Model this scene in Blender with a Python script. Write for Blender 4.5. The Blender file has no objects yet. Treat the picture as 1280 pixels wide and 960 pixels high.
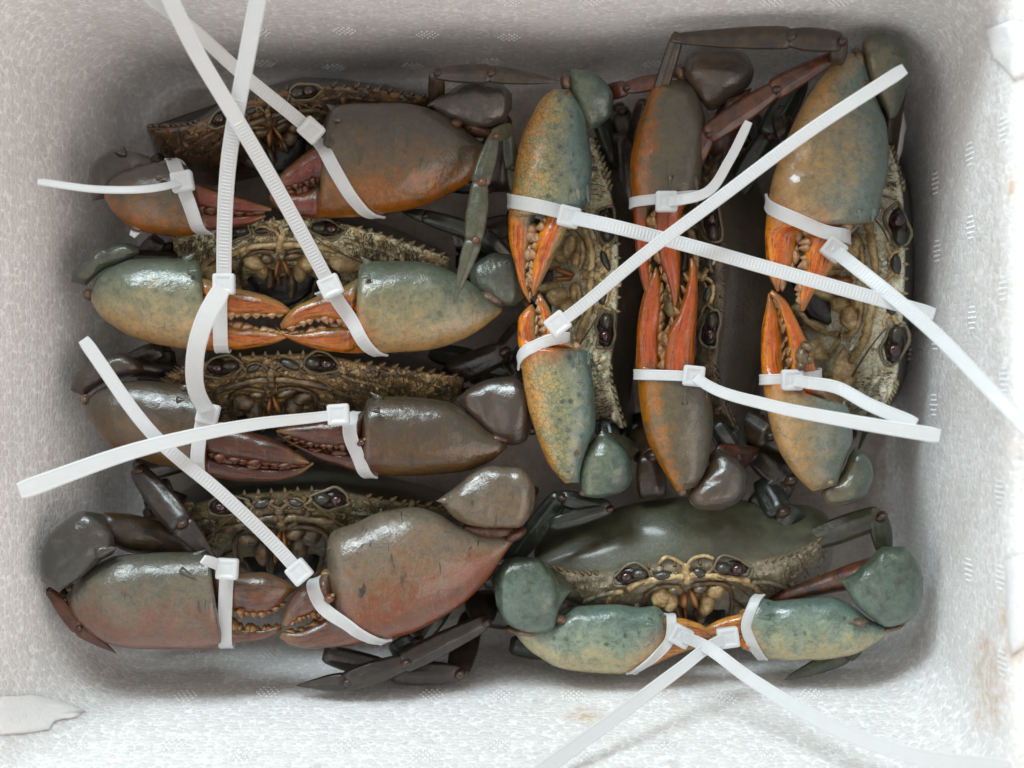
import bpy, bmesh, math, random
import numpy as np
from mathutils import Vector, Matrix, noise
from mathutils.bvhtree import BVHTree

S = bpy.context.scene
COL = S.collection
random.seed(7)

# ------------------------------------------------------------------ camera, light, exposure
H = 0.90                 # camera height above the box floor (m)
K0 = 0.00042             # metres per photo pixel on the box floor
ZU = 0.0004              # metres per height unit
cam_d = bpy.data.cameras.new('camera')
cam = bpy.data.objects.new('camera', cam_d)
COL.objects.link(cam)
cam.location = (0, 0, H)
cam_d.sensor_fit = 'HORIZONTAL'
cam_d.angle = 2 * math.atan(640 * K0 / H)
cam_d.clip_start = 0.02
cam_d.clip_end = 50
cam_d.dof.use_dof = True
cam_d.dof.focus_distance = H - 0.10
cam_d.dof.aperture_fstop = 5.6
S.camera = cam

W = bpy.data.worlds.new('World')
S.world = W
W.use_nodes = True
bg = W.node_tree.nodes['Background']
bg.inputs[0].default_value = (0.98, 0.94, 0.90, 1)
bg.inputs[1].default_value = 0.66



def area(name, loc, target, size, power, col):
    l = bpy.data.lights.new(name, 'AREA')
    l.shape = 'RECTANGLE'
    l.size, l.size_y = size
    l.energy = power
    l.color = col
    o = bpy.data.objects.new(name, l)
    COL.objects.link(o)
    o.location = loc
    d = Vector(target) - Vector(loc)
    o.rotation_euler = d.to_track_quat('-Z', 'Y').to_euler()
    return o


area('window_light', (-0.55, 1.25, 1.05), (0.02, -0.03, 0.08), (1.2, 0.42), 32.0, (0.82, 0.955, 1.0))
area('warm_fill', (1.15, -0.75, 1.05), (-0.05, 0.05, 0.10), (1.5, 1.5), 13.0, (1.0, 0.86, 0.79))  # added warm fill for the left and top walls, no such lamp seen
area('side_fill', (-1.25, -0.55, 1.15), (0.1, 0.0, 0.10), (1.5, 1.5), 6.0, (0.98, 0.98, 1.0))  # added fill to brighten the walls from the side, no such lamp seen
S.view_settings.view_transform = 'Standard'
S.view_settings.look = 'None'
S.view_settings.exposure = 0.0
S.view_settings.gamma = 1.0
S.cycles.max_bounces = 10
S.cycles.diffuse_bounces = 6
S.cycles.use_denoising = True


# ------------------------------------------------------------------ helpers
def P(x, y, z=0.0):
    """photo pixel + height (units of 0.4 mm above the box floor) -> world point"""
    k = K0 * (1 - z * ZU / H)
    return Vector(((x - 640) * k, -(y - 480) * k, z * ZU))


def lin(c, g=1.0):
    out = []
    for v in c:
        v = v / 255.0
        v = v / 12.92 if v <= 0.04045 else ((v + 0.055) / 1.055) ** 2.4
        out.append(min(v * g, 0.9))
    return tuple(out) + (1.0,)


def tag(o, label=None, cat=None, group=None, kind=None):
    if label: o['label'] = label
    if cat: o['category'] = cat
    if group: o['group'] = group
    if kind: o['kind'] = kind
    return o


def thing(name, loc, label, cat, group=None):
    o = bpy.data.objects.new(name, None)
    o.empty_display_size = 0.02
    COL.objects.link(o)
    o.location = loc
    return tag(o, label, cat, group)


def link(name, me, parent=None, mat=None, loc=None):
    """link mesh whose coordinates are world coordinates"""
    o = bpy.data.objects.new(name, me)
    COL.objects.link(o)
    if mat and not me.materials:
        me.materials.append(mat)
    if parent is not None:
        o.parent = parent
        # all parents are unrotated and unscaled, so only undo the translation
        t = Vector((0, 0, 0))
        p = parent
        while p is not None:
            t += p.location
            p = p.parent
        o.location = -t + (Vector(loc) if loc else Vector((0, 0, 0)))
    elif loc:
        o.location = loc
    return o


def mesh(name, verts, faces, attrs=None, smooth=True):
    me = bpy.data.meshes.new(name)
    me.from_pydata([tuple(v) for v in verts], [], faces)
    if attrs:
        for k, vals in attrs.items():
            a = me.attributes.new(k, 'FLOAT', 'POINT')
            a.data.foreach_set('value', np.asarray(vals, dtype=np.float32))
    if smooth:
        me.polygons.foreach_set('use_smooth', [True] * len(me.polygons))
    me.update()
    return me


def recentre(o):
    """move the origin of a freshly made mesh object to the middle of its mesh"""
    me = o.data
    n = len(me.vertices)
    co = np.empty(n * 3)
    me.vertices.foreach_get('co', co)
    co = co.reshape(-1, 3)
    c = co.mean(axis=0)
    me.vertices.foreach_set('co', (co - c).ravel())
    o.location = Vector(o.location) + Vector(c)
    me.update()


def pchip(T, Y, t):
    T = np.asarray(T, float); Y = np.asarray(Y, float)
    h = np.diff(T); d = np.diff(Y) / h
    m = np.zeros_like(Y)
    m[0] = d[0]; m[-1] = d[-1]
    for i in range(1, len(Y) - 1):
        if d[i - 1] * d[i] > 0:
            w1 = 2 * h[i] + h[i - 1]; w2 = h[i] + 2 * h[i - 1]
            m[i] = (w1 + w2) / (w1 / d[i - 1] + w2 / d[i])
    idx = np.clip(np.searchsorted(T, t, side='right') - 1, 0, len(T) - 2)
    s = (t - T[idx]) / h[idx]
    return ((2 * s**3 - 3 * s**2 + 1) * Y[idx] + (s**3 - 2 * s**2 + s) * h[idx] * m[idx]
            + (-2 * s**3 + 3 * s**2) * Y[idx + 1] + (s**3 - s**2) * h[idx] * m[idx + 1])


def crom(T, Y, t):
    """smooth (Catmull-Rom tangents) spline"""
    T = np.asarray(T, float); Y = np.asarray(Y, float)
    m = np.gradient(Y, T)
    h = np.diff(T)
    idx = np.clip(np.searchsorted(T, t, side='right') - 1, 0, len(T) - 2)
    s = (t - T[idx]) / h[idx]
    return ((2 * s**3 - 3 * s**2 + 1) * Y[idx] + (s**3 - 2 * s**2 + s) * h[idx] * m[idx]
            + (-2 * s**3 + 3 * s**2) * Y[idx + 1] + (s**3 - s**2) * h[idx] * m[idx + 1])


def sp(c, n):
    return math.copysign(abs(c) ** (2.0 / n), c)


class Loft:
    """solid lofted between two outline edges (U and L, photo pixels) at heights z"""
    def __init__(self, st, z0, z1, k=0.62, add=4.0, N=52, M=30, n=2.25, joint=None, pu0=0.0, pu1=1.0,
                 wob=1.0, seed=0.0, groove=0.0, zb=0.0):
        st = np.asarray(st, float)
        if joint is not None:      # round the far corner of the palm where the fingers start
            dirv = st[joint, 2:4] - st[joint - 1, 2:4]
            dirv = dirv / (np.linalg.norm(dirv) + 1e-6)
            df = st[joint, 0:2] - st[joint - 1, 0:2]
            axl = np.dot(df, dirv); pp = df - axl * dirv
            lo = st[joint - 1, 2:4]; hi = st[joint, 2:4]
            ins = [np.concatenate([st[joint - 1, 0:2] + dirv * axl * a_ + pp * b_, lo + (hi - lo) * c_]) for a_, b_, c_ in ((0.45, 0.07, 0.35), (0.78, 0.28, 0.65))]
            st = np.vstack([st[:joint], ins, st[joint:]])
            joint += 2
        cen = (st[:, 0:2] + st[:, 2:4]) / 2
        seg = np.hypot(*np.diff(cen, axis=0).T)
        T = np.concatenate([[0], np.cumsum(np.maximum(seg, 1.5))])
        self.T = T
        # ends denser
        t = np.linspace(0, 1, N)
        t = 0.5 - 0.5 * np.cos(np.pi * t) * (0.55 + 0.45 * np.abs(np.cos(np.pi * t)))
        t = (t - t[0]) / (t[-1] - t[0]) * T[-1]
        Y = [pchip(T, st[:, i], t) for i in range(4)]
        if joint is not None:
            jt = T[joint]
            pu = np.where(t < jt, t / jt, 1 + (t - jt) / (T[-1] - jt))
        else:
            pu = pu0 + (pu1 - pu0) * t / T[-1]
        self.rows = []
        verts, faces, apu, apv = [], [], [], []
        for i in range(N):
            ux, uy, lx, ly = (Y[j][i] for j in range(4))
            cx, cy = (ux + lx) / 2, (uy + ly) / 2
            hx, hy = (ux - lx) / 2, (uy - ly) / 2
            hw = math.hypot(hx, hy)
            f = t[i] / T[-1]
            d = k * hw + add
            cap = min(1.0, (min(f, 1 - f) * T[-1] + 1.0) / 10.0)
            d *= math.sqrt(cap)
            zc = z0 + (z1 - z0) * f + zb * math.sin(math.pi * f)
            self.rows.append((cx, cy, hx, hy, zc, d, pu[i]))
            for j in range(M):
                a = 2 * math.pi * j / M
                ca, sa = sp(math.cos(a), n), sp(math.sin(a), n)
                if groove:
                    g_ = 1 - groove * (math.exp(-((a - 1.25) / 0.20) ** 2) + 0.7 * math.exp(-((a - 2.2) / 0.24) ** 2)) * min(1, 5 * f, 5 * (1 - f))
                    ca *= g_; sa *= g_
                x = cx + hx * ca; y = cy + hy * ca; z = zc + d * sa
                if wob:
                    q = noise.noise(Vector((x * 0.035 + seed, y * 0.035, z * 0.035)))
                    q2 = noise.noise(Vector((x * 0.11 + seed, y * 0.11, z * 0.11)))
                    w_ = wob * (q * 2.4 + q2 * 0.7) * min(1, hw / 14)
                    x += w_ * hx / (hw + 1e-6) * ca * 0.4; y += w_ * hy / (hw + 1e-6) * ca * 0.4; z += w_ * sa
                verts.append(P(x, y, z)); apu.append(pu[i]); apv.append(0.5 + 0.5 * ca)
        for i in range(N - 1):
            for j in range(M):
                a, b = i * M + j, i * M + (j + 1) % M
                faces.append((a, b, b + M, a + M))
        faces.append(tuple(range(M - 1, -1, -1)))
        faces.append(tuple((N - 1) * M + j for j in range(M)))
        self.v, self.f, self.at = verts, faces, {'pu': apu, 'pv': apv}

    def surf(self, pu, pv, lift=0.0):
        """point on the camera-facing side"""
        r = min(self.rows, key=lambda q: abs(q[6] - pu))
        c = 2 * pv - 1
        s = math.sqrt(max(0.0, 1 - abs(c) ** 2.2))
        return (r[0] + r[2] * c, r[1] + r[3] * c, r[4] + r[5] * s + lift), r

    def make(self, name, mat, parent):
        me = mesh(name, self.v, self.f, self.at)
        # consistent outward normals
        bm = bmesh.new(); bm.from_mesh(me)
        bmesh.ops.recalc_face_normals(bm, faces=bm.faces); bm.to_mesh(me); bm.free()
        o = link(name, me, parent, mat)
        recentre(o)
        return o


def tube(pts, rad, M=8, flat=1.0):
    """round tube along world points; returns verts, faces"""
    n = len(pts)
    V, F = [], []
    for i, p in enumerate(pts):
        t = (pts[min(i + 1, n - 1)] - pts[max(i - 1, 0)])
        if t.length < 1e-9: t = Vector((1, 0, 0))
        t.normalize()
        ref = Vector((0, 0, 1)) if abs(t.z) < 0.9 else Vector((1, 0, 0))
        a = t.cross(ref).normalized(); b = a.cross(t).normalized()
        r = rad[i] if hasattr(rad, '__len__') else rad
        for j in range(M):
            w = 2 * math.pi * j / M
            V.append(p + a * (r * math.cos(w)) + b * (r * flat * math.sin(w)))
    for i in range(n - 1):
        for j in range(M):
            a, b = i * M + j, i * M + (j + 1) % M
            F.append((a, b, b + M, a + M))
    F.append(tuple(range(M - 1, -1, -1))); F.append(tuple((n - 1) * M + j for j in range(M)))
    return V, F


def join(parts):
    V, F = [], []
    for v, f in parts:
        o = len(V)
        V += list(v); F += [tuple(i + o for i in q) for q in f]
    return V, F


def ellipsoid(c, ax, M=14, N=9):
    """c world centre; ax = three world axis vectors"""
    V, F = [], []
    V.append(c + ax[2])
    for i in range(1, N):
        a = math.pi * i / N
        for j in range(M):
            b = 2 * math.pi * j / M
            V.append(c + ax[0] * (math.sin(a) * math.cos(b)) + ax[1] * (math.sin(a) * math.sin(b)) + ax[2] * math.cos(a))
    V.append(c - ax[2])
    for j in range(M):
        F.append((0, 1 + j, 1 + (j + 1) % M))
    for i in range(N - 2):
        for j in range(M):
            a = 1 + i * M + j; b = 1 + i * M + (j + 1) % M
            F.append((a, a + M, b + M, b))
    e = len(V) - 1
    for j in range(M):
        F.append((e, 1 + (N - 2) * M + (j + 1) % M, 1 + (N - 2) * M + j))
    return V, F


def cone(p0, p1, r, M=7):
    V, F = [], []
    for k, (f, s) in enumerate(((0, 1.0), (0.35, 0.72), (0.75, 0.3), (1.0, 0.04))):
        V.append((p0.lerp(p1, f), r * s))
    return tube([v[0] for v in V], [v[1] for v in V], M)


SPH = {}


def sphere_mesh(mat, kind='round'):
    key = (mat.name, kind)
    if key not in SPH:
        v, f = ellipsoid(Vector((0, 0, 0)), (Vector((1, 0, 0)), Vector((0, 1, 0)), Vector((0, 0, 1))), 12, 8)
        if kind == 'lump':
            v = [p * (1 + 0.16 * noise.noise(p * 1.9 + Vector((3, 1, 7)))) for p in v]
        if kind == 'tooth':
            v = [Vector((p.x * (1 - 0.78 * min(1, max(0, (p.y + 0.25) / 1.25))), p.y if p.y > 0 else p.y * 0.7, p.z * (1 - 0.5 * max(0, p.y)))) for p in v]
        if kind == 'molar':
            v = [Vector((p.x * (1 + 0.2 * noise.noise(p * 2.2)), p.y * (1 + 0.25 * noise.noise(p * 2.2 + Vector((5, 0, 0)))), p.z)) for p in v]
        me = mesh(kind, v, f, {'pu': [1.5] * len(v), 'pv': [0.3] * len(v)})
        me.materials.append(mat)
        SPH[key] = me
    return SPH[key]


def ball(name, parent, mat, x, y, z, rx, ry, rz, ang=0.0, kind='round', bake=False):
    """ellipsoid piece with shared mesh; radii in pixels, ang = rotation in the photo plane (deg, ccw as seen)"""
    o = link(name, sphere_mesh(mat, kind), parent, loc=P(x, y, z))
    k = K0 * (1 - z * ZU / H)
    o.scale = (rx * k, ry * k, rz * ZU)
    o.rotation_euler = (0, 0, math.radians(ang))
    if bake:      # own mesh with the size applied, so that it can carry sub-parts
        o.data = o.data.copy()
        o.data.transform(Matrix.Rotation(math.radians(ang), 4, 'Z') @ Matrix.Diagonal((rx * k, ry * k, rz * ZU, 1)))
        o.scale = (1, 1, 1); o.rotation_euler = (0, 0, 0)
    return o


# ------------------------------------------------------------------ node material helper
class NT:
    def __init__(self, name):
        self.m = bpy.data.materials.new(name)
        self.m.use_nodes = True
        self.t = self.m.node_tree
        self.b = self.t.nodes['Principled BSDF']

    def n(self, typ, **kw):
        o = self.t.nodes.new(typ)
        for k, v in kw.items():
            if k.startswith('i_'):
                key = k[2:]
                o.inputs[int(key) if key.isdigit() else key.replace('_', ' ')].default_value = v
            else:
                setattr(o, k, v)
        return o

    def l(self, a, b):
        self.t.links.new(a, b)

    def val(self, sock, v):
        if hasattr(v, 'links') or hasattr(v, 'is_output'):
            self.l(v, sock)
        else:
            sock.default_value = v

    def math(self, op, a, b=0.0, c=0.0, clamp=False):
        o = self.n('ShaderNodeMath', operation=op, use_clamp=clamp)
        self.val(o.inputs[0], a); self.val(o.inputs[1], b); self.val(o.inputs[2], c)
        return o.outputs[0]

    def mix(self, f, a, b, mode='MIX'):
        o = self.n('ShaderNodeMix', data_type='RGBA', blend_type=mode)
        self.val(o.inputs[0], f); self.val(o.inputs[6], a); self.val(o.inputs[7], b)
        return o.outputs[2]

    def ramp(self, f, stops, interp='LINEAR'):
        o = self.n('ShaderNodeValToRGB')
        o.color_ramp.interpolation = interp
        e = o.color_ramp.elements
        while len(e) < len(stops): e.new(0.5)
        for el, (p, c) in zip(e, stops):
            el.position = p; el.color = c
        self.l(f, o.inputs[0])
        return o.outputs[0]

    def step(self, f, a, b):
        o = self.n('ShaderNodeMapRange', interpolation_type='SMOOTHSTEP')
        self.l(f, o.inputs[0]); o.inputs[1].default_value = a; o.inputs[2].default_value = b
        return o.outputs[0]

    def noise(self, vec, scale, detail=3, rough=0.55, dist=0.0):
        o = self.n('ShaderNodeTexNoise')
        o.inputs['Scale'].default_value = scale; o.inputs['Detail'].default_value = detail
        o.inputs['Roughness'].default_value = rough; o.inputs['Distortion'].default_value = dist
        self.l(vec, o.inputs['Vector'])
        return o.outputs[0]

    def voro(self, vec, scale, feature='F1', out='Distance', rnd=1.0):
        o = self.n('ShaderNodeTexVoronoi', feature=feature)
        o.inputs['Scale'].default_value = scale; o.inputs['Randomness'].default_value = rnd
        self.l(vec, o.inputs['Vector'])
        return o.outputs[out]

    def pos(self, off=(0, 0, 0), scale=(1, 1, 1)):
        g = self.n('ShaderNodeNewGeometry')
        m = self.n('ShaderNodeMapping')
        m.inputs['Location'].default_value = off; m.inputs['Scale'].default_value = scale
        self.l(g.outputs['Position'], m.inputs['Vector'])
        return m.outputs[0]

    def attr(self, name):
        return self.n('ShaderNodeAttribute', attribute_name=name).outputs['Fac']

    def bump(self, h, strength=0.3, dist=0.001, prev=None):
        o = self.n('ShaderNodeBump')
        o.inputs['Strength'].default_value = strength; o.inputs['Distance'].default_value = dist
        self.l(h, o.inputs['Height'])
        if prev: self.l(prev, o.inputs['Normal'])
        return o.outputs[0]


SEED = [0]


def claw_mat(name, dorsal, mid, ventral, f_top, f_mid, f_low, g=0.82, spots=0.0, crackle=0.0, scratch=0.0,
             rough=0.30, knee=0.52, fstart=1.03):
    """shell pigment: dorsal to ventral gradient, mottled, with warm fingers"""
    SEED[0] += 1
    N = NT(name)
    v = N.pos(off=(SEED[0] * 0.37, SEED[0] * 0.11, 0))
    pu, pv = N.attr('pu'), N.attr('pv')
    n1 = N.noise(v, 55, 4, 0.6)
    n2 = N.noise(v, 190, 5, 0.65, 0.6)
    n3 = N.noise(v, 900, 3, 0.6)
    x = N.math('ADD', pv, N.math('MULTIPLY', N.math('SUBTRACT', n1, 0.5), 0.75))
    x = N.math('ADD', x, N.math('MULTIPLY', N.math('SUBTRACT', n2, 0.5), 1.0))
    x = N.math('ADD', x, N.math('MULTIPLY', N.math('SUBTRACT', n3, 0.5), 0.35))
    D, M_, V = lin(dorsal, g), lin(mid, g), lin(ventral, g)
    base = N.ramp(x, [(0.06, V), (knee * 0.62, tuple(0.5 * (a + b) for a, b in zip(M_, V))), (knee, M_), (0.86, D)])
    fin = N.ramp(N.math('ADD', pv, N.math('MULTIPLY', N.math('SUBTRACT', n2, 0.5), 0.45)),
                 [(0.1, lin(f_low, g)), (0.5, lin(f_mid, g)), (0.92, lin(f_top, g))])
    cb = N.n('ShaderNodeCombineXYZ')
    N.l(N.math('MULTIPLY', pu, 2.2), cb.inputs[0]); N.l(N.math('MULTIPLY', pv, 5.0), cb.inputs[1]); cb.inputs[2].default_value = SEED[0] * 1.7
    stn = N.noise(cb.outputs[0], 2.0, 5, 0.65, 0.8)
    fin = N.mix(N.math('MULTIPLY', N.step(stn, 0.50, 0.64), 0.75), fin, lin([c * 0.42 for c in f_mid[:1]] + [f_mid[1] * 0.30, f_mid[2] * 0.30], g))
    fin = N.mix(N.math('MULTIPLY', N.math('SUBTRACT', 1.0, N.step(stn, 0.34, 0.46)), 0.6), fin, lin((min(255, f_low[0] * 1.08), f_low[1] * 1.12, f_low[2] * 1.05), g))
    fin = N.mix(N.math('MULTIPLY', N.step(pu, 1.72, 1.98), 0.6), fin, lin((150, 112, 70), g))
    ff = N.math('ADD', pu, N.math('MULTIPLY', N.math('SUBTRACT', n1, 0.5), 0.35))
    ff = N.math('ADD', ff, N.math('MULTIPLY', N.math('SUBTRACT', 0.5, pv), 0.22))
    col = N.mix(N.step(ff, fstart - 0.16, fstart + 0.16), base, fin)
    # blotches and mottling in the shell itself
    mot = N.step(N.noise(v, 330, 5, 0.7), 0.38, 0.66)
    col = N.mix(N.math('MULTIPLY', mot, 0.42), col, N.mix(0.5, col, (0.012, 0.012, 0.010, 1)))
    pale = N.step(N.noise(v, 120, 4, 0.7), 0.57, 0.76)
    col = N.mix(N.math('MULTIPLY', pale, 0.16), col, (0.30, 0.25, 0.18, 1))
    if spots:
        d = N.voro(v, 210, 'F1', 'Distance', 0.9)
        d = N.math('ADD', d, N.math('MULTIPLY', N.math('SUBTRACT', n3, 0.5), 0.35))
        s = N.math('SUBTRACT', 1.0, N.step(d, 0.13, 0.36))
        zone = N.math('MULTIPLY', N.step(pv, 0.30, 0.42), N.math('SUBTRACT', 1.0, N.step(pv, 0.80, 0.95)))
        pal = N.math('SUBTRACT', 1.0, N.step(pu, 0.92, 1.02))
        s = N.math('MULTIPLY', N.math('MULTIPLY', s, zone), N.math('MULTIPLY', pal, spots))
        s = N.math('MULTIPLY', s, N.step(n2, 0.38, 0.55))
        col = N.mix(s, col, (0.03, 0.04, 0.035, 1))
    # fine flecks, dark pores and a thin film of mud
    fl = N.step(N.noise(N.pos(off=(SEED[0], 0, 0), scale=(1.0, 1.7, 1.0)), 760, 4, 0.7, 0.5), 0.55, 0.70)
    col = N.mix(N.math('MULTIPLY', fl, 0.55), col, N.mix(0.75, col, (0.012, 0.011, 0.009, 1)))
    re_ = N.voro(v, 300, 'DISTANCE_TO_EDGE', 'Distance', 1.0)
    re_ = N.math('SUBTRACT', 1.0, N.step(N.math('ADD', re_, N.math('MULTIPLY', N.math('SUBTRACT', n3, 0.5), 0.16)), 0.0, 0.12))
    re_ = N.math('MULTIPLY', re_, N.math('MULTIPLY', N.step(n2, 0.42, 0.62), 0.30))
    col = N.mix(re_, col, (0.035, 0.030, 0.022, 1))
    film = N.math('MULTIPLY', N.step(N.noise(v, 34, 5, 0.7, 0.8), 0.50, 0.66), 0.40)
    col = N.mix(film, col, N.mix(0.5, col, lin((74, 60, 40), g)))
    pits = N.voro(v, 640, 'F1', 'Distance', 1.0)
    bump_h = N.math('ADD', n3, N.math('MULTIPLY', N.step(pits, 0.0, 0.35), 0.7))
    if crackle:
        e = N.voro(v, 430, 'DISTANCE_TO_EDGE', 'Distance', 1.0)
        e = N.math('ADD', e, N.math('MULTIPLY', N.math('SUBTRACT', n3, 0.5), 0.10))
        s = N.math('SUBTRACT', 1.0, N.step(e, 0.0, 0.085))
        zone = N.math('MULTIPLY', N.step(N.math('SUBTRACT', 1.0, pv), 0.25, 0.5), N.math('SUBTRACT', 1.0, N.step(pu, 0.9, 1.0)))
        s = N.math('MULTIPLY', N.math('MULTIPLY', s, zone), crackle)
        col = N.mix(s, col, (0.09, 0.07, 0.03, 1))
    if scratch:
        for (ang, sc_, off) in ((0.5, (240, 46, 60), 0.2), (-0.55, (300, 60, 60), 0.7), (1.3, (210, 40, 60), 1.3)):
            w = N.pos(off=(SEED[0] * 0.2 + off, off, 0), scale=sc_)
            w.node.inputs['Rotation'].default_value = (0, 0, ang)
            sn = N.noise(w, 1.0, 1, 0.4, 0.5)
            s = N.math('MULTIPLY', N.step(sn, 0.70, 0.725), scratch)
            s = N.math('MULTIPLY', s, N.step(n1, 0.44, 0.58))
            col = N.mix(s, col, (0.03, 0.022, 0.018, 1))
            s2 = N.math('MULTIPLY', N.math('SUBTRACT', 1.0, N.step(N.math('ABSOLUTE', N.math('SUBTRACT', sn, 0.40)), 0.0, 0.006)), scratch * 0.22)
            col = N.mix(s2, col, (0.34, 0.28, 0.22, 1))
    hs = N.n('ShaderNodeHueSaturation'); hs.inputs['Saturation'].default_value = 1.10; hs.inputs['Value'].default_value = 0.90; N.l(col, hs.inputs['Color']); col = hs.outputs[0]
    N.l(col, N.b.inputs['Base Color'])
    r = N.math('ADD', rough - 0.07, N.math('MULTIPLY', n2, 0.24))
    N.l(r, N.b.inputs['Roughness'])
    N.b.inputs['Specular IOR Level'].default_value = 0.3
    N.b.inputs['Coat Weight'].default_value = 0.95
    N.b.inputs['Coat Roughness'].default_value = 0.09
    b1 = N.bump(n2, 0.34, 0.0012)
    b2 = N.bump(bump_h, 0.2, 0.0005, b1)
    N.l(b2, N.b.inputs['Normal'])
    N.l(N.bump(n3, 0.10, 0.0004, N.bump(n2, 0.34, 0.0014)), N.b.inputs['Coat Normal'])
    return N.m


def shell_mat(name, a, b, g=0.85, rough=0.33, sc=140, lo=0.35, hi=0.65, c=None, clo=0.6, chi=0.72, csc=260, bump=0.35):
    """two or three tone mottled shell"""
    SEED[0] += 1
    N = NT(name)
    v = N.pos(off=(SEED[0] * 0.29, 0, SEED[0] * 0.13))
    n1 = N.noise(v, sc, 5, 0.65, 0.4)
    n2 = N.noise(v, 620, 4, 0.6)
    col = N.mix(N.step(n1, lo, hi), lin(a, g), lin(b, g))
    if c:
        col = N.mix(N.step(N.noise(v, csc, 4, 0.7, 0.8), clo, chi), col, lin(c, g))
    col = N.mix(N.math('MULTIPLY', N.step(n2, 0.35, 0.7), 0.35), col, (0.01, 0.01, 0.008, 1))
    N.l(col, N.b.inputs['Base Color'])
    N.l(N.math('ADD', rough - 0.08, N.math('MULTIPLY', n1, 0.2)), N.b.inputs['Roughness'])
    N.b.inputs['Coat Weight'].default_value = 0.3
    N.b.inputs['Coat Roughness'].default_value = 0.15
    N.l(N.bump(n2, bump * 0.6, 0.0006, N.bump(n1, bump, 0.0015)), N.b.inputs['Normal'])
    return N.m


def body_mat(name, dors, v_dark, v_mid, v_pale, pale=0.55, g=1.45, bmp=0.75):
    """carapace: plain dark back, mottled brown and cream front"""
    SEED[0] += 1
    N = NT(name)
    v = N.pos(off=(SEED[0] * 0.31, SEED[0] * 0.07, 0))
    sd = N.attr('side')
    n1 = N.noise(v, 130, 5, 0.65, 0.5)
    n2 = N.noise(v, 420, 5, 0.7, 0.7)
    n3 = N.noise(v, 1100, 3, 0.6)
    gb = min(g, 1.3)
    back = N.mix(N.step(n1, 0.3, 0.7), lin(dors, gb), lin([c * 0.78 for c in dors], gb))
    back = N.mix(N.math('MULTIPLY', N.step(n2, 0.55, 0.75), 0.35), back, lin([min(255, c * 1.35) for c in dors], gb))
    fr = N.mix(N.step(n1, 0.36, 0.6), lin(v_dark, g), lin(v_mid, g))
    fr = N.mix(N.step(n2, pale, pale + 0.14), fr, lin(v_pale, g))
    fr = N.mix(N.math('MULTIPLY', N.step(n3, 0.45, 0.7), 0.5), fr, lin([c * 0.5 for c in v_dark], g))
    col = N.mix(N.step(sd, -0.03, 0.04), fr, back)
    N.l(col, N.b.inputs['Base Color'])
    bk = N.step(sd, -0.03, 0.04)
    N.l(N.math('ADD', N.math('ADD', 0.20, N.math('MULTIPLY', bk, 0.04)), N.math('MULTIPLY', n2, 0.3)), N.b.inputs['Roughness'])
    N.b.inputs['Coat Weight'].default_value = 0.5
    N.b.inputs['Coat Roughness'].default_value = 0.16
    amp = N.math('SUBTRACT', 1.0, N.math('MULTIPLY', N.step(sd, -0.03, 0.04), 0.6))
    h = N.math('MULTIPLY', N.math('ADD', n2, N.math('MULTIPLY', n3, 0.35)), amp)
    N.l(N.bump(h, bmp, 0.0022), N.b.inputs['Normal'])
    return N.m


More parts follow.
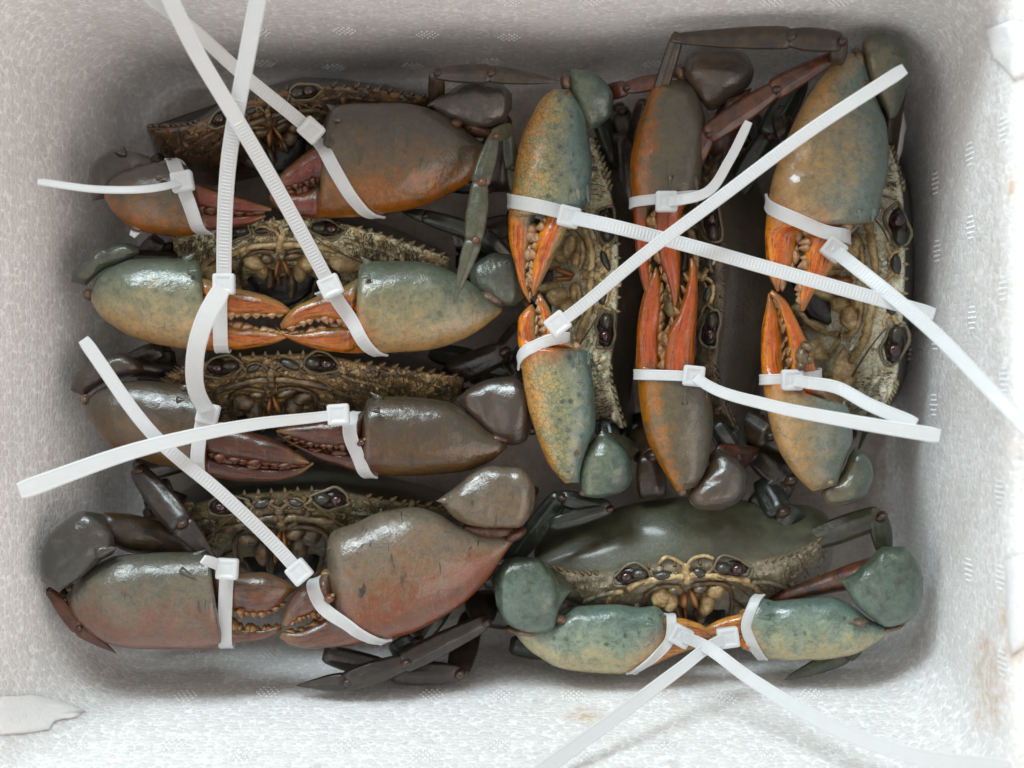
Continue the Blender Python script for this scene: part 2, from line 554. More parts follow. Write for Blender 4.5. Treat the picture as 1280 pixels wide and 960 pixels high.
def foam_mat():
    N = NT('expanded foam')
    v = N.pos()
    wv = N.n('ShaderNodeTexNoise'); wv.inputs['Scale'].default_value = 70
    N.l(v, wv.inputs['Vector'])
    vv = N.n('ShaderNodeVectorMath', operation='MULTIPLY_ADD')
    N.l(wv.outputs[1], vv.inputs[0]); vv.inputs[1].default_value = (0.0009, 0.0009, 0.0009); N.l(v, vv.inputs[2])
    vec = vv.outputs[0]
    e = N.voro(vec, 315, 'DISTANCE_TO_EDGE', 'Distance', 0.7)
    cellc = N.voro(vec, 315, 'F1', 'Color', 0.7)
    f1 = N.voro(vec, 315, 'F1', 'Distance', 0.7)
    big = N.noise(v, 9, 4, 0.6)
    nfine = N.noise(v, 420, 3, 0.6)
    edge = N.math('SUBTRACT', 1.0, N.step(e, 0.015, 0.12))
    # white glints painted into the colour where three beads meet, patchy
    glint = N.math('MULTIPLY', N.step(f1, 0.52, 0.66), N.step(nfine, 0.40, 0.60))
    sep = N.n('ShaderNodeSeparateColor'); N.l(cellc, sep.inputs[0])
    cell = N.ramp(sep.outputs[0], [(0.0, (0.69, 0.67, 0.66, 1)), (1.0, (0.775, 0.76, 0.75, 1))])
    col = N.mix(N.math('MULTIPLY', edge, N.math('MULTIPLY', N.step(nfine, 0.25, 0.65), 0.5)), cell, (0.88, 0.88, 0.88, 1))
    col = N.mix(glint, col, (0.93, 0.93, 0.93, 1))
    # dull dirt smears and brown stains
    dirt = N.step(N.noise(v, 16, 5, 0.6, 0.4), 0.52, 0.78)
    col = N.mix(N.math('MULTIPLY', dirt, 0.10), col, (0.52, 0.40, 0.30, 1))

    def stain(x, y, z, r, amt):
        nonlocal col
        p = P(x, y, z)
        d = N.n('ShaderNodeVectorMath', operation='DISTANCE')
        N.l(v, d.inputs[0]); d.inputs[1].default_value = p
        q = N.math('ADD', d.outputs[1], N.math('MULTIPLY', N.math('SUBTRACT', N.noise(v, 110, 5, 0.7), 0.5), r * 1.6))
        s = N.math('SUBTRACT', 1.0, N.step(q, r * 0.25, r))
        s = N.math('MULTIPLY', s, N.math('MULTIPLY', N.step(N.noise(v, 210, 4, 0.7), 0.35, 0.62), amt))
        col = N.mix(s, col, (0.55, 0.34, 0.16, 1))
    stain(735, 915, 250, 0.016, 0.75)
    stain(1250, 235, 476, 0.010, 0.8)
    stain(1225, 850, 400, 0.030, 0.6)
    stain(1262, 780, 476, 0.022, 0.6)
    stain(560, 868, 90, 0.020, 0.35)
    stain(1010, 640, 4, 0.03, 0.5)
    sx = N.n('ShaderNodeSeparateXYZ'); N.l(v, sx.inputs[0])
    wet = N.math('SUBTRACT', 1.0, N.step(N.math('ADD', sx.outputs[2], N.math('MULTIPLY', N.math('SUBTRACT', N.noise(v, 40, 4, 0.6), 0.5), 0.008)), 0.0, 0.005))
    mud = N.mix(N.step(N.noise(v, 60, 5, 0.7), 0.35, 0.65), (0.40, 0.33, 0.27, 1), (0.24, 0.18, 0.135, 1))
    col = N.mix(N.math('MULTIPLY', wet, 0.75), col, mud)
    dent = N.math('MULTIPLY', N.step(N.noise(v, 75, 2, 0.4), 0.70, 0.74), 0.35)
    col = N.mix(dent, col, (0.50, 0.49, 0.48, 1))
    N.l(col, N.b.inputs['Base Color'])
    N.l(N.math('SUBTRACT', 0.52, N.math('MULTIPLY', edge, 0.22)), N.b.inputs['Roughness'])
    N.b.inputs['Subsurface Weight'].default_value = 0.65
    N.b.inputs['Subsurface Radius'].default_value = (1.0, 0.94, 0.88)
    N.b.inputs['Subsurface Scale'].default_value = 0.016
    h = N.math('ADD', N.math('MULTIPLY', N.step(e, 0.0, 0.25), 1.0), N.math('MULTIPLY', nfine, 0.25))
    b = N.bump(h, 0.34, 0.0010)
    b = N.bump(big, 0.35, 0.006, b)
    N.l(b, N.b.inputs['Normal'])
    return N.m


def plain(name, col, rough=0.4, coat=0.0, bump=0.0, sc=400, var=0.2):
    N = NT(name)
    v = N.pos()
    n = N.noise(v, sc, 4, 0.6)
    c2 = tuple(c * (1 - var) for c in col[:3]) + (1,)
    N.l(N.mix(n, col, c2), N.b.inputs['Base Color'])
    N.b.inputs['Roughness'].default_value = rough
    N.b.inputs['Coat Weight'].default_value = coat
    if bump: N.l(N.bump(n, bump, 0.0008), N.b.inputs['Normal'])
    return N.m


def nylon_mat():
    N = NT('white nylon')
    v = N.pos()
    n = N.noise(v, 240, 3, 0.5)
    N.l(N.mix(n, (0.86, 0.865, 0.86, 1), (0.77, 0.785, 0.79, 1)), N.b.inputs['Base Color'])
    N.b.inputs['Roughness'].default_value = 0.34
    N.b.inputs['IOR'].default_value = 1.5
    tr = N.n('ShaderNodeBsdfTranslucent'); tr.inputs[0].default_value = (0.82, 0.84, 0.85, 1)
    mx = N.n('ShaderNodeMixShader'); mx.inputs[0].default_value = 0.48
    out = N.t.nodes['Material Output']
    N.l(N.b.outputs[0], mx.inputs[1]); N.l(tr.outputs[0], mx.inputs[2]); N.l(mx.outputs[0], out.inputs[0])
    N.l(N.bump(n, 0.1, 0.0005), N.b.inputs['Normal'])
    return N.m


FOAM = foam_mat()
NYLON = nylon_mat()
FOAMW = plain('torn white foam', (0.80, 0.79, 0.785, 1), 0.7, 0, 0.6, 500, 0.1)
EYE = plain('dark red eye', (0.035, 0.010, 0.008, 1), 0.08, 0.6)
STALK = plain('dark eye stalk', (0.035, 0.030, 0.020, 1), 0.30, 0.3, 0.5)
SOCKET = plain('socket rim', (0.16, 0.13, 0.075, 1), 0.3, 0.3, 0.5)
SOCKETD = plain('socket hollow', (0.012, 0.011, 0.009, 1), 0.3, 0.3, 0.5)
HAIR = plain('antenna', (0.12, 0.075, 0.035, 1), 0.4)
PALP = plain('orange palp', lin((200, 134, 76), 0.55), 0.3, 0.3, 0.4, 500, 0.4)
MEMB = shell_mat('joint skin', (166, 134, 104), (104, 76, 62), 0.6, rough=0.4, sc=220, bump=0.8)
MEMBD = shell_mat('reddish joint skin', (132, 84, 56), (76, 48, 36), 0.6, rough=0.4, sc=220, bump=0.8)
KNOB = plain('pale hinge', lin((190, 160, 116), 0.6), 0.3, 0.3, 0.3, 400, 0.3)
BONE = shell_mat('cream mouth plate', (222, 196, 140), (164, 130, 80), 0.85, sc=190, c=(60, 48, 34), clo=0.58, chi=0.75)
BONED = shell_mat('dark mouth plate', (66, 54, 40), (126, 102, 68), 0.95, sc=190, c=(170, 140, 92), clo=0.64, chi=0.78)
LEGJ = shell_mat('leg joint', (100, 64, 46), (54, 38, 30), 0.62, sc=300)

# ------------------------------------------------------------------ ground and foam box
gv = [(-3, -3, -0.034), (3, -3, -0.034), (3, 3, -0.034), (-3, 3, -0.034)]
tag(link('ground', mesh('ground', gv, [(0, 1, 2, 3)]), None,
         plain('concrete ground', (0.30, 0.29, 0.28, 1), 0.8, 0, 0.3, 40, 0.3)), kind='structure')

ZR = 475.0


def wpt(px, z):   # plan coordinate measured from the photo centre, as seen at height z
    return px * K0 * (1 - z * ZU / H)


def ring(x0, x1, y0, y1, z, r, n=10):
    """rounded rectangle, plan metres"""
    out = []
    for cx, cy, a0 in ((x1 - r, y1 - r, 0), (x0 + r, y1 - r, 90), (x0 + r, y0 + r, 180), (x1 - r, y0 + r, 270)):
        for i in range(n + 1):
            a = math.radians(a0 + 90 * i / n)
            out.append(Vector((cx + r * math.cos(a), cy + r * math.sin(a), z)))
    return out


fl = dict(x0=wpt(186 - 640, 0), x1=wpt(1114 - 640, 0), y0=-wpt(780 - 480, 0), y1=wpt(480 - 104, 0))
rm = dict(x0=wpt(-118 - 640, ZR), x1=wpt(1264 - 640, ZR), y0=-wpt(1022 - 480, ZR), y1=wpt(480 + 58, ZR))


def inner(f, inset=0.0):
    return {k: fl[k] + (rm[k] - fl[k]) * f + (inset if k in ('x0', 'y0') else -inset) for k in fl}


rings = []
for f, ins, z, r in ((0, 0.030, 0.0, 0.012), (0, 0.012, 0.0005, 0.020), (0, 0.004, 0.003, 0.026), (0.02, 0.0005, 0.009, 0.029)):
    q = inner(f, ins); rings.append(ring(q['x0'], q['x1'], q['y0'], q['y1'], z, r))
for i in range(1, 12):
    f = 0.05 + 0.95 * (i - 1) / 10
    q = inner(f); rings.append(ring(q['x0'], q['x1'], q['y0'], q['y1'], ZR * ZU * f, 0.030))
q = inner(1, -0.003); rings.append(ring(q['x0'], q['x1'], q['y0'], q['y1'], ZR * ZU + 0.003, 0.031))
q = inner(1, -0.027); rings.append(ring(q['x0'], q['x1'], q['y0'], q['y1'], ZR * ZU + 0.003, 0.045))
q = inner(1, -0.030); rings.append(ring(q['x0'], q['x1'], q['y0'], q['y1'], ZR * ZU, 0.047))
q = inner(0.4, -0.030); rings.append(ring(q['x0'], q['x1'], q['y0'], q['y1'], -0.028, 0.047))
q = inner(0.4, -0.024); rings.append(ring(q['x0'], q['x1'], q['y0'], q['y1'], -0.033, 0.045))
V, F = [], []
n = len(rings[0])
for rg in rings: V += rg
for i in range(len(rings) - 1):
    for j in range(n):
        a, b = i * n + j, i * n + (j + 1) % n
        F.append((a, b, b + n, a + n))
c0 = len(V); V.append(Vector((0, 0, 0))); c1 = len(V); V.append(Vector((0, 0, -0.033)))
for j in range(n):
    F.append((c0, (j + 1) % n, j)); F.append((c1, (len(rings) - 1) * n + j, (len(rings) - 1) * n + (j + 1) % n))
me = mesh('foam_box', V, F)
bm = bmesh.new(); bm.from_mesh(me); bmesh.ops.recalc_face_normals(bm, faces=bm.faces); bm.to_mesh(me); bm.free()
box = tag(link('foam_box', me, None, FOAM), 'white polystyrene foam box with beaded walls and rounded corners holding the crabs', 'box')

# raised vent marks moulded into the walls (hexagon of small dots), one shared mesh
vv, ff = [], []
parts = []
for r_ in range(-2, 3):
    for c_ in range(-2, 3):
        xx = (c_ + 0.5 * r_) * 0.00255; yy = r_ * 0.00235
        if abs(c_ + r_) > 2: continue
        parts.append(ellipsoid(Vector((xx, yy, 0)), (Vector((0.00068, 0, 0)), Vector((0, 0.00068, 0)), Vector((0, 0, 0.00060))), 7, 4))
vv, ff = join(parts)
vent_me = mesh('vent_mark', vv, ff)
vent_me.materials.append(plain('bright foam', (0.84, 0.84, 0.84, 1), 0.5))
rows_z = [85, 207, 335, 440]
rr = random.Random(3)
for wall in range(4):
    for ri, z in enumerate(rows_z):
        f = z / ZR
        q = inner(f)
        span = (q['x0'], q['x1']) if wall in (0, 1) else (q['y0'], q['y1'])
        s = span[0] + 0.040 + (0.019 if ri % 2 else 0)
        while s < span[1] - 0.038:
            if (wall == 2 and (ri < 2 or rr.random() < 0.6)) or rr.random() < 0.3:
                s += 0.038
                continue
            js = s + rr.uniform(-0.006, 0.006)
            o = bpy.data.objects.new('vent_mark', vent_me); COL.objects.link(o)
            o.parent = box
            sl = {0: rm['y1'] - fl['y1'], 1: -(rm['y0'] - fl['y0']), 2: -(rm['x0'] - fl['x0']), 3: rm['x1'] - fl['x1']}[wall]
            tilt = math.atan2(sl, ZR * ZU)
            zz = z * ZU + rr.uniform(-0.006, 0.006)
            q = inner(zz / (ZR * ZU))
            if wall == 0: o.location = (js, q['y1'], zz); o.rotation_euler = (math.pi / 2 - tilt, 0, 0)
            if wall == 1: o.location = (js, q['y0'], zz); o.rotation_euler = (-math.pi / 2 + tilt, 0, 0)
            if wall == 2: o.location = (q['x0'], js, zz); o.rotation_euler = (0, math.pi / 2 - tilt, 0)
            if wall == 3: o.location = (q['x1'], js, zz); o.rotation_euler = (0, -math.pi / 2 + tilt, 0)
            s += 0.038


def lump(name, pts, z, th, mat, parent=None, seed=0.0, zt=None, rough=1.0):
    """rugged flake with an outline in photo pixels"""
    V, F = [], []
    pts = np.asarray(pts, float)
    n0 = len(pts)
    # densify outline
    out = []
    for i in range(n0):
        a, b = pts[i], pts[(i + 1) % n0]
        for s in (0, 0.34, 0.67):
            p = a + (b - a) * s
            p = p + np.array([noise.noise(Vector((p[0] * .3 + seed, p[1] * .3, 1))), noise.noise(Vector((p[0] * .3, p[1] * .3 + seed, 5)))]) * 2.5 * rough
            out.append(p)
    out = np.asarray(out); c = out.mean(axis=0); n = len(out)
    zf = (lambda p: z) if zt is None else zt
    lev = [(1.0, -th), (1.0, 0.0), (0.85, th * 0.6), (0.55, th * 0.95), (0.25, th * 1.0)]
    for s, dz in lev:
        for p in out:
            r_ = c + (p - c) * s
            V.append(P(r_[0], r_[1], zf(r_) + dz + (noise.noise(Vector((r_[0] * .22 + seed, r_[1] * .22, 2))) * th * 0.7 * rough if dz >= 0 else 0)))
    for i in range(len(lev) - 1):
        for j in range(n):
            a, b = i * n + j, i * n + (j + 1) % n
            F.append((a, b, b + n, a + n))
    F.append(tuple((len(lev) - 1) * n + j for j in range(n))); F.append(tuple(range(n - 1, -1, -1)))
    me = mesh(name, V, F, smooth=True)
    bm = bmesh.new(); bm.from_mesh(me); bmesh.ops.recalc_face_normals(bm, faces=bm.faces); bm.to_mesh(me); bm.free()
    o = link(name, me, parent, mat); recentre(o)
    return o


bpy.context.view_layer.update()
BOXBV = BVHTree.FromPolygons([tuple(v.co) for v in box.data.vertices], [tuple(p.vertices) for p in box.data.polygons])


def z_surface(p):   # height of the box surface seen at a photo pixel
    c_ = Vector((0, 0, H)); d_ = (P(p[0], p[1], 0) - c_).normalized()
    hit = BOXBV.ray_cast(c_, d_, 3)
    return hit[0].z / ZU if hit[0] is not None else 0.0


def z_bottom(p):   # height of the lower wall seen at photo row p[1]
    b = p[1] - 480; a0 = 300; a1 = (1022 - 480) * (1 - ZR / 2250)
    return (b - a0) / ((a1 - a0) / ZR + b / 2250)


lump('torn_patch', [(0, 872), (40, 868), (70, 874), (108, 888), (96, 896), (70, 902), (60, 912), (30, 916), (0, 918), (-14, 895)],
     0, 5, FOAMW, box, 1.0, lambda p: z_surface(p) + 3)
lump('torn_patch', [(1232, 36), (1262, 26), (1285, 28), (1300, 70), (1285, 92), (1266, 100), (1254, 84), (1240, 72)],
     ZR + 8, 3, FOAMW, box, 4.0, lambda p: z_surface(p) + 3)
lump('torn_patch', [(1256, 700), (1285, 690), (1310, 740), (1290, 800), (1264, 820), (1258, 770)], ZR + 8, 3, FOAMW, box, 6.0, lambda p: z_surface(p) + 3)

# ------------------------------------------------------------------ crab builders
CRABS = 'mud crabs packed upright in the foam box'


def cone_px(a, b, r):
    return cone(P(*a), P(*b), r * K0)


CLAWS = []


def make_claw(crab, mat, palm, joint, dac, z=(232, 240), wrist=None, wz=(215, 225), k=0.62, hinge=None, memb=None,
              arm=None, seed=0.0, wmat=None, memb_mat=None, teeth=9, spines=(), wk=0.6, dz=6, wspines=(), tooth_mat=None,
              tsize=1.0, wadd=4.0):
    L = Loft(palm, z[0], z[1], k=k, joint=joint, seed=seed, N=64, M=34)
    cl = L.make('claw', mat, crab)
    D = Loft(dac, z[1] + dz, z[1] + dz, k=0.7, pu0=1.08, pu1=2.0, seed=seed + 5, N=34, M=22)
    D.make('movable_finger', mat, cl)
    tm = tooth_mat or mat
    # biting teeth along both fingers
    for (lf, edge, p0, p1, up) in ((L, 0.97, 1.16, 1.90, 1), (D, 0.03, 1.22, 1.88, -1)):
        ends = [lf.surf(p0, edge)[0], lf.surf(p1, edge)[0]]
        pitch = math.hypot(ends[0][0] - ends[1][0], ends[0][1] - ends[1][1]) / (teeth - 1)
        for i in range(teeth):
            f = i / (teeth - 1)
            (x, y, zz), r = lf.surf(p0 + (p1 - p0) * f, edge, -2)
            hw = math.hypot(r[2], r[3])
            rnd = 0.5 + 0.5 * math.sin(seed * 3.7 + i * 2.3 + up)
            big = (1.0 - 0.5 * f) * (0.75 + 0.5 * rnd) * tsize
            ux, uy = r[2] / (hw + 1e-6) * up, r[3] / (hw + 1e-6) * up
            ang = math.degrees(math.atan2(-uy, ux)) - 90 + 24 * (rnd - 0.5)
            h_ = 5.4 * big
            ball('tooth', cl, tm, x + ux * h_ * 0.1, y + uy * h_ * 0.1, zz - 1 + 2 * rnd, pitch * (0.68 + 0.2 * rnd), h_ * 1.15, 8.0 * big, ang, 'molar' if (up > 0 and f < 0.4) else 'tooth')
    # hinge knuckle at the base of the fingers
    (x, y, zz), r = L.surf(0.985, 0.34, -1)
    if hinge is None: hinge = (x, y)
    hx, hy = hinge
    ball('finger_hinge', cl, mat, hx, hy, zz - 9, 8, 6.5, 9, 20, 'lump')
    ball('finger_hinge', cl, KNOB, hx + 4, hy - 4, zz - 4, 2.8, 2.2, 4, 20, 'lump')
    # spines
    sparts = []
    for (ax, ay, bx, by, r, zo) in spines:
        z_ = z[0] + (z[1] - z[0]) * 0.6 + zo
        sparts.append(cone_px((ax, ay, z_), (bx, by, z_ + 4), r))
    if sparts:
        v, f = join(sparts)
        o = link('spine', mesh('spine', v, f, {'pu': [0.9] * len(v), 'pv': [0.86] * len(v)}), cl, mat); recentre(o)
    if wrist:
        Wl = Loft(wrist, wz[0], wz[1], k=wk, wob=2.2, seed=seed + 9, N=40, M=30, n=2.35, add=wadd)
        Wl.at['pv'] = [0.40 + 0.55 * v for v in Wl.at['pv']]
        Wl.at['pu'] = [0.3] * len(Wl.v)
        w = Wl.make('wrist', wmat or mat, cl)
        if wspines:
            v, f = join([cone_px((a, b, wz[1] + zo), (c, d, wz[1] + zo + 2), r) for a, b, c, d, r, zo in wspines])
            o = link('spine', mesh('spine', v, f, {'pu': [0.3] * len(v), 'pv': [0.7] * len(v)}), cl, wmat or mat); recentre(o)
    if memb:
        for (x, y, zz, rx, ry, rz, a) in memb:
            ball('joint_skin', cl, memb_mat or MEMB, x, y, zz - 15, rx * 0.95, ry * 0.95, rz * 1.4, a, 'lump')
    if arm:
        st, az, am = arm
        A = Loft(st, az[0], az[1], k=0.7, seed=seed + 3, N=24, M=20)
        A.at['pv'] = [0.75 + 0.2 * v for v in A.at['pv']]; A.at['pu'] = [0.2] * len(A.v)
        A.make('upper_arm', am or mat, cl)
    bv = BVHTree.FromPolygons([tuple(v) for v in L.v] + [tuple(v) for v in D.v], [tuple(f) for f in L.f] + [tuple(i + len(L.v) for i in f) for f in D.f])
    CLAWS.append(bv)
    return L, cl


def make_leg(crab, pts, mat, flat=0.6, tip=True, jm=None):
    """jointed leg: pts = (x, y, z, half width)"""
    root = None
    for i in range(len(pts) - 1):
        x0, y0, z0, w0 = pts[i]; x1, y1, z1, w1 = pts[i + 1]
        dx, dy = x1 - x0, y1 - y0
        L_ = math.hypot(dx, dy) + 1e-6
        nx, ny = -dy / L_, dx / L_
        last = (i == len(pts) - 2)
        prof = ((-0.05, 0.55), (0.0, 0.74), (0.10, 0.86), (0.40, 1.06), (0.72, 1.10), (0.92, 1.02), (1.0, 0.92), (1.05, 0.6)) if not (last and tip) else \
               ((-0.04, 0.6), (0.04, 0.92), (0.25, 0.98), (0.55, 0.80), (0.82, 0.46), (0.95, 0.22), (1.0, 0.05))
        st = []
        for s, pf in prof:
            w = (w0 + (w1 - w0) * s) * pf
            cx, cy = x0 + dx * s, y0 + dy * s
            st.append((cx + nx * w, cy + ny * w, cx - nx * w, cy - ny * w))
        Lf = Loft(st, z0, z1, k=flat, add=1.0, N=24, M=26, wob=0.7, groove=0.15, n=2.5, seed=i * 3.1 + x0)
        o = Lf.make('leg' if i == 0 else ('leg_tip' if last and tip else 'leg_segment'), mat, crab if root is None else root)
        if root is None: root = o
        if i > 0:
            ball('leg_joint', root, jm or LEGJ, x0 + w0 * 0.2, y0, z0 + 1, w0 * 0.62, w0 * 0.5, w0 * 0.74, 30, 'lump')
    return root


class Face:
    pass


def make_body(crab, mat, eL, eR, tL, tR, dors, Td, Tv, zf, drop, D, Dv, spine_mat, face_pale=BONE, face_dark=BONED,
              mouth=(0, -0.66), det=1.0, seed=0.0, eyes=(1, 1), hair=420, bumps=80, plates=False, ntooth=9, arch=0.16, socket=1.0, vslope=2.2, eyez=4):
    eL, eR, tL, tR = (np.asarray(a, float) for a in (eL, eR, tL, tR))
    c = (eL + eR) / 2
    e = np.linalg.norm(eR - eL) / 2
    uh = (eR - eL) / (2 * e)
    vh = np.array([uh[1], -uh[0]])
    if np.dot(vh, np.asarray(dors, float)) < 0: vh = -vh
    loc = lambda p: (np.dot(p - c, uh), np.dot(p - c, vh))
    aL, bL = loc(tL); aR, bR = loc(tR)
    Wm = max(abs(aL), abs(aR))
    T = np.array([aL, -1.55 * e, -0.85 * e, 0, 0.85 * e, 1.55 * e, aR])
    B = np.array([bL, 0.04 * e + bL * 0.12, arch * e, (arch + 0.03) * e, arch * e, 0.04 * e + bR * 0.12, bR])
    bmf = lambda a: float(crom(T, B, np.array([a]))[0])

    def wf(a):
        w = abs(aL) if a < 0 else aR
        return math.sqrt(max(0.0, 1 - (abs(a) / w) ** 2.3)), abs(a) / w
    zmf = lambda a: zf - drop * wf(a)[1] ** 2.0

    def img(a, b): return c + uh * a + vh * b

    def zface(a, b):
        f, s = wf(a)
        q = (bmf(a) - b) / (Tv * (0.18 + 0.82 * f))
        return zmf(a) - Dv * max(0, min(1, q)) ** vslope
    NA, ND, NV = 96, 22, 30
    Vt, Ft, side = [], [], []
    As = aL + (aR - aL) * (0.5 - 0.5 * np.cos(np.pi * (0.02 + 0.96 * np.linspace(0, 1, NA))))
    M = ND + NV + 1
    for a in As:
        f, s = wf(a)
        bm_, zm = bmf(a), zmf(a)
        for j in range(M):
            if j <= NV:
                q = 1 - j / NV
                b = bm_ - Tv * (0.18 + 0.82 * f) * q; z = zm - Dv * q ** vslope
                kk = min(1, q * 8)
                p = Vector((a * 0.06 + seed, b * 0.06, 0))
                z += kk * det * (noise.noise(p) * 4 + noise.noise(p * 2.6) * 3 - abs(noise.noise(p * 1.6 + Vector((9, 2, 0)))) * 6)
                sdv = -q
            else:
                q = (j - NV) / ND
                b = bm_ + Td * (0.12 + 0.88 * f) * (1 - (1 - q) ** 2.0); z = zm - D * (q ** 1.25)
                sdv = q
                p = Vector((a * 0.025 + seed, b * 0.05, 4))
                z += noise.noise(p) * 0.9 * min(1, q * 4)
            x, y = img(a, b)
            Vt.append(P(x, y, z)); side.append(sdv)
    for i in range(NA - 1):
        for j in range(M - 1):
            p = i * M + j
            Ft.append((p, p + 1, p + M + 1, p + M))
    # lower rim closes the shell at the box floor
    me = mesh('carapace', Vt, Ft, {'side': side})
    bm = bmesh.new(); bm.from_mesh(me)
    bmesh.ops.holes_fill(bm, edges=[x for x in bm.edges if x.is_boundary], sides=0)
    bmesh.ops.recalc_face_normals(bm, faces=bm.faces); bm.to_mesh(me); bm.free()
    car = link('carapace', me, crab, mat); recentre(car)
    me.polygons.foreach_set('use_smooth', [True] * len(me.polygons))
    # saw teeth along the edge of the carapace
    for sgn, tip in ((-1, aL), (1, aR)):
        a0 = 1.42 * e
        for i in range(ntooth):
            f = (i + 0.4) / ntooth
            a = sgn * (a0 + (abs(tip) - a0) * f)
            if abs(a) > abs(tip) * 0.985: continue
            a2 = a + sgn * 7
            b = bmf(a)
            x, y = img(a - sgn * 3, b + 0.5); x2, y2 = img(a2, b + 7.5)
            z = zmf(a) - 1
            sj = 0.35 + 0.75 * abs(noise.noise(Vector((i * 1.7, seed, sgn * 2.0)))) 
            x2, y2 = x + (x2 - x) * sj * 1.15, y + (y2 - y) * sj * 1.15
            v, fcs = cone(P(x, y, z - 2), P(x2, y2, z + 4), 4.6 * K0 * (0.7 + 0.4 * sj), 8)
            o = link('shell_spine', mesh('shell_spine', v, fcs), car, spine_mat); recentre(o)
    for a in (-0.55, -0.32, -0.11, 0.11, 0.32, 0.55):
        x, y = img(a * e, bmf(a * e) - 1); x2, y2 = img(a * e, bmf(a * e) + 6)
        z = zmf(a * e)
        v, fcs = cone(P(x, y, z - 3), P(x2, y2, z + 2), 3.6 * K0, 8)
        o = link('shell_spine', mesh('shell_spine', v, fcs), car, spine_mat); recentre(o)
    G = Face(); G.img = img; G.z = zface; G.e = e; G.ang = math.degrees(math.atan2(-uh[1], uh[0])); G.zm = zmf

    flip = 1 if (uh[0] * vh[1] - uh[1] * vh[0]) < 0 else -1

    rj = random.Random(int(seed * 100))

    def piece(name, par, m, a, b, ra, rb, rz, ang=0, lift=0, kind='lump', bake=False):
        if not bake and name not in ('eye', 'eye_stalk'):
            a += rj.uniform(-0.035, 0.035); b += rj.uniform(-0.035, 0.035)
            ra *= rj.uniform(0.8, 1.25); rb *= rj.uniform(0.8, 1.25); ang += rj.uniform(-12, 12)
        x, y = img(a * e, b * e)
        return ball(name, par, m, x, y, zface(a * e, b * e) + lift, ra * e, rb * e, rz * e, G.ang + ang * flip, kind, bake)

    def ridge(name, par, m, pts, r, lift=3, closed=False):
        pts = list(pts)
        if closed: pts.append(pts[0])
        pp = np.asarray(pts, float)
        pp = pp + np.array([[rj.uniform(-0.03, 0.03), rj.uniform(-0.03, 0.03)] for _ in pp])
        if closed: pp[-1] = pp[0]
        tt = np.arange(len(pp))
        t = np.linspace(0, len(pp) - 1, len(pp) * 5)
        aa, bb = crom(tt, pp[:, 0], t), crom(tt, pp[:, 1], t)
        W_ = []
        for a, b in zip(aa, bb):
            x, y = img(a * e, b * e)
            W_.append(P(x, y, zface(a * e, b * e) + lift))
        rs = [r * e * K0 * (0.75 + 0.5 * abs(noise.noise(Vector((i * 0.37, seed, 1))))) for i in range(len(W_))]
        rs[0] *= 0.5; rs[-1] *= 0.5
        v, fcs = tube(W_, rs, 7)
        o = link(name, mesh(name, v, fcs), par, m); recentre(o)
        return o
    # mouth
    mx, my = mouth
    mo = piece('mouth', crab, SOCKETD, mx, my - 0.22, 0.62, 0.55, 0.10, 0, -4, bake=True)
    for s in (-1, 1):
        piece('mouth_plate', mo, face_pale, mx + s * 0.50, my + 0.10, 0.20, 0.17, 0.13, s * 25, 3)
        piece('mouth_plate', mo, face_pale, mx + s * 0.33, my - 0.04, 0.15, 0.22, 0.14, s * -14, 5)
        piece('mouth_plate', mo, face_dark, mx + s * 0.20, my - 0.18, 0.10, 0.36, 0.12, s * -4, 5)
        piece('mouth_plate', mo, face_pale, mx + s * 0.40, my - 0.44, 0.14, 0.30, 0.12, s * -12, 3)
        piece('mouth_plate', mo, face_dark, mx + s * 0.60, my - 0.34, 0.10, 0.34, 0.10, s * -28, 2)
        piece('mouth_plate', mo, face_dark, mx + s * 0.24, my + 0.16, 0.16, 0.10, 0.12, s * 10, 4)
        piece('palp', mo, PALP, mx + s * 0.075, my + 0.02, 0.055, 0.19, 0.13, s * 8, 8)
        piece('palp', mo, PALP, mx + s * 0.10, my - 0.20, 0.045, 0.15, 0.12, s * -4, 7)
        ridge('mouth_rim', mo, face_dark, [(mx + s * 0.10, my + 0.24), (mx + s * 0.42, my + 0.28), (mx + s * 0.70, my + 0.16), (mx + s * 0.76, my - 0.1), (mx + s * 0.62, my - 0.62)], 0.045, 3)
        # cream bar above the mouth and brow ridges
        ridge('brow_ridge', crab, face_pale, [(mx + s * 0.02, my + 0.40), (mx + s * 0.22, my + 0.42), (mx + s * 0.52, my + 0.38), (mx + s * 0.86, my + 0.30), (mx + s * 1.05, my + 0.22)], 0.062, 4)
        ridge('brow_ridge', crab, face_dark, [(s * 0.08, 0.05), (s * 0.26, -0.06), (s * 0.46, -0.04), (s * 0.55, 0.08)], 0.035, 4)
        ridge('brow_ridge', crab, face_dark, [(s * 0.10, -0.10), (s * 0.32, 0.02), (s * 0.50, -0.12), (s * 0.62, -0.16)], 0.030, 4)
        piece('antennule', crab, STALK, s * 0.30, -0.01, 0.16, 0.08, 0.09, s * -14, 3)
        # eye with its socket
        sk = piece('eye_socket', crab, SOCKETD, s * 0.86, 0.02, 0.29, 0.16, 0.10, s * -4, -3, bake=True)
        ringp = [(s * (0.86 + (0.31 + 0.05 * math.sin(3 * w + seed)) * math.cos(w)), 0.02 + (0.17 + 0.03 * math.cos(2 * w + seed)) * math.sin(w) - 0.04 * math.cos(w)) for w in np.linspace(0, 2 * math.pi, 11)[:-1]]
        ridge('socket_rim', sk, SOCKET, ringp, 0.028, 3, True)
        if eyes[0 if s < 0 else 1]:
            piece('eye_stalk', sk, STALK, s * 0.72, 0.03, 0.15, 0.11, 0.12, s * -6, eyez)
            piece('eye', sk, EYE, s * 0.95, 0.0, 0.12, 0.11, 0.12, s * -6, eyez + 2, 'round')
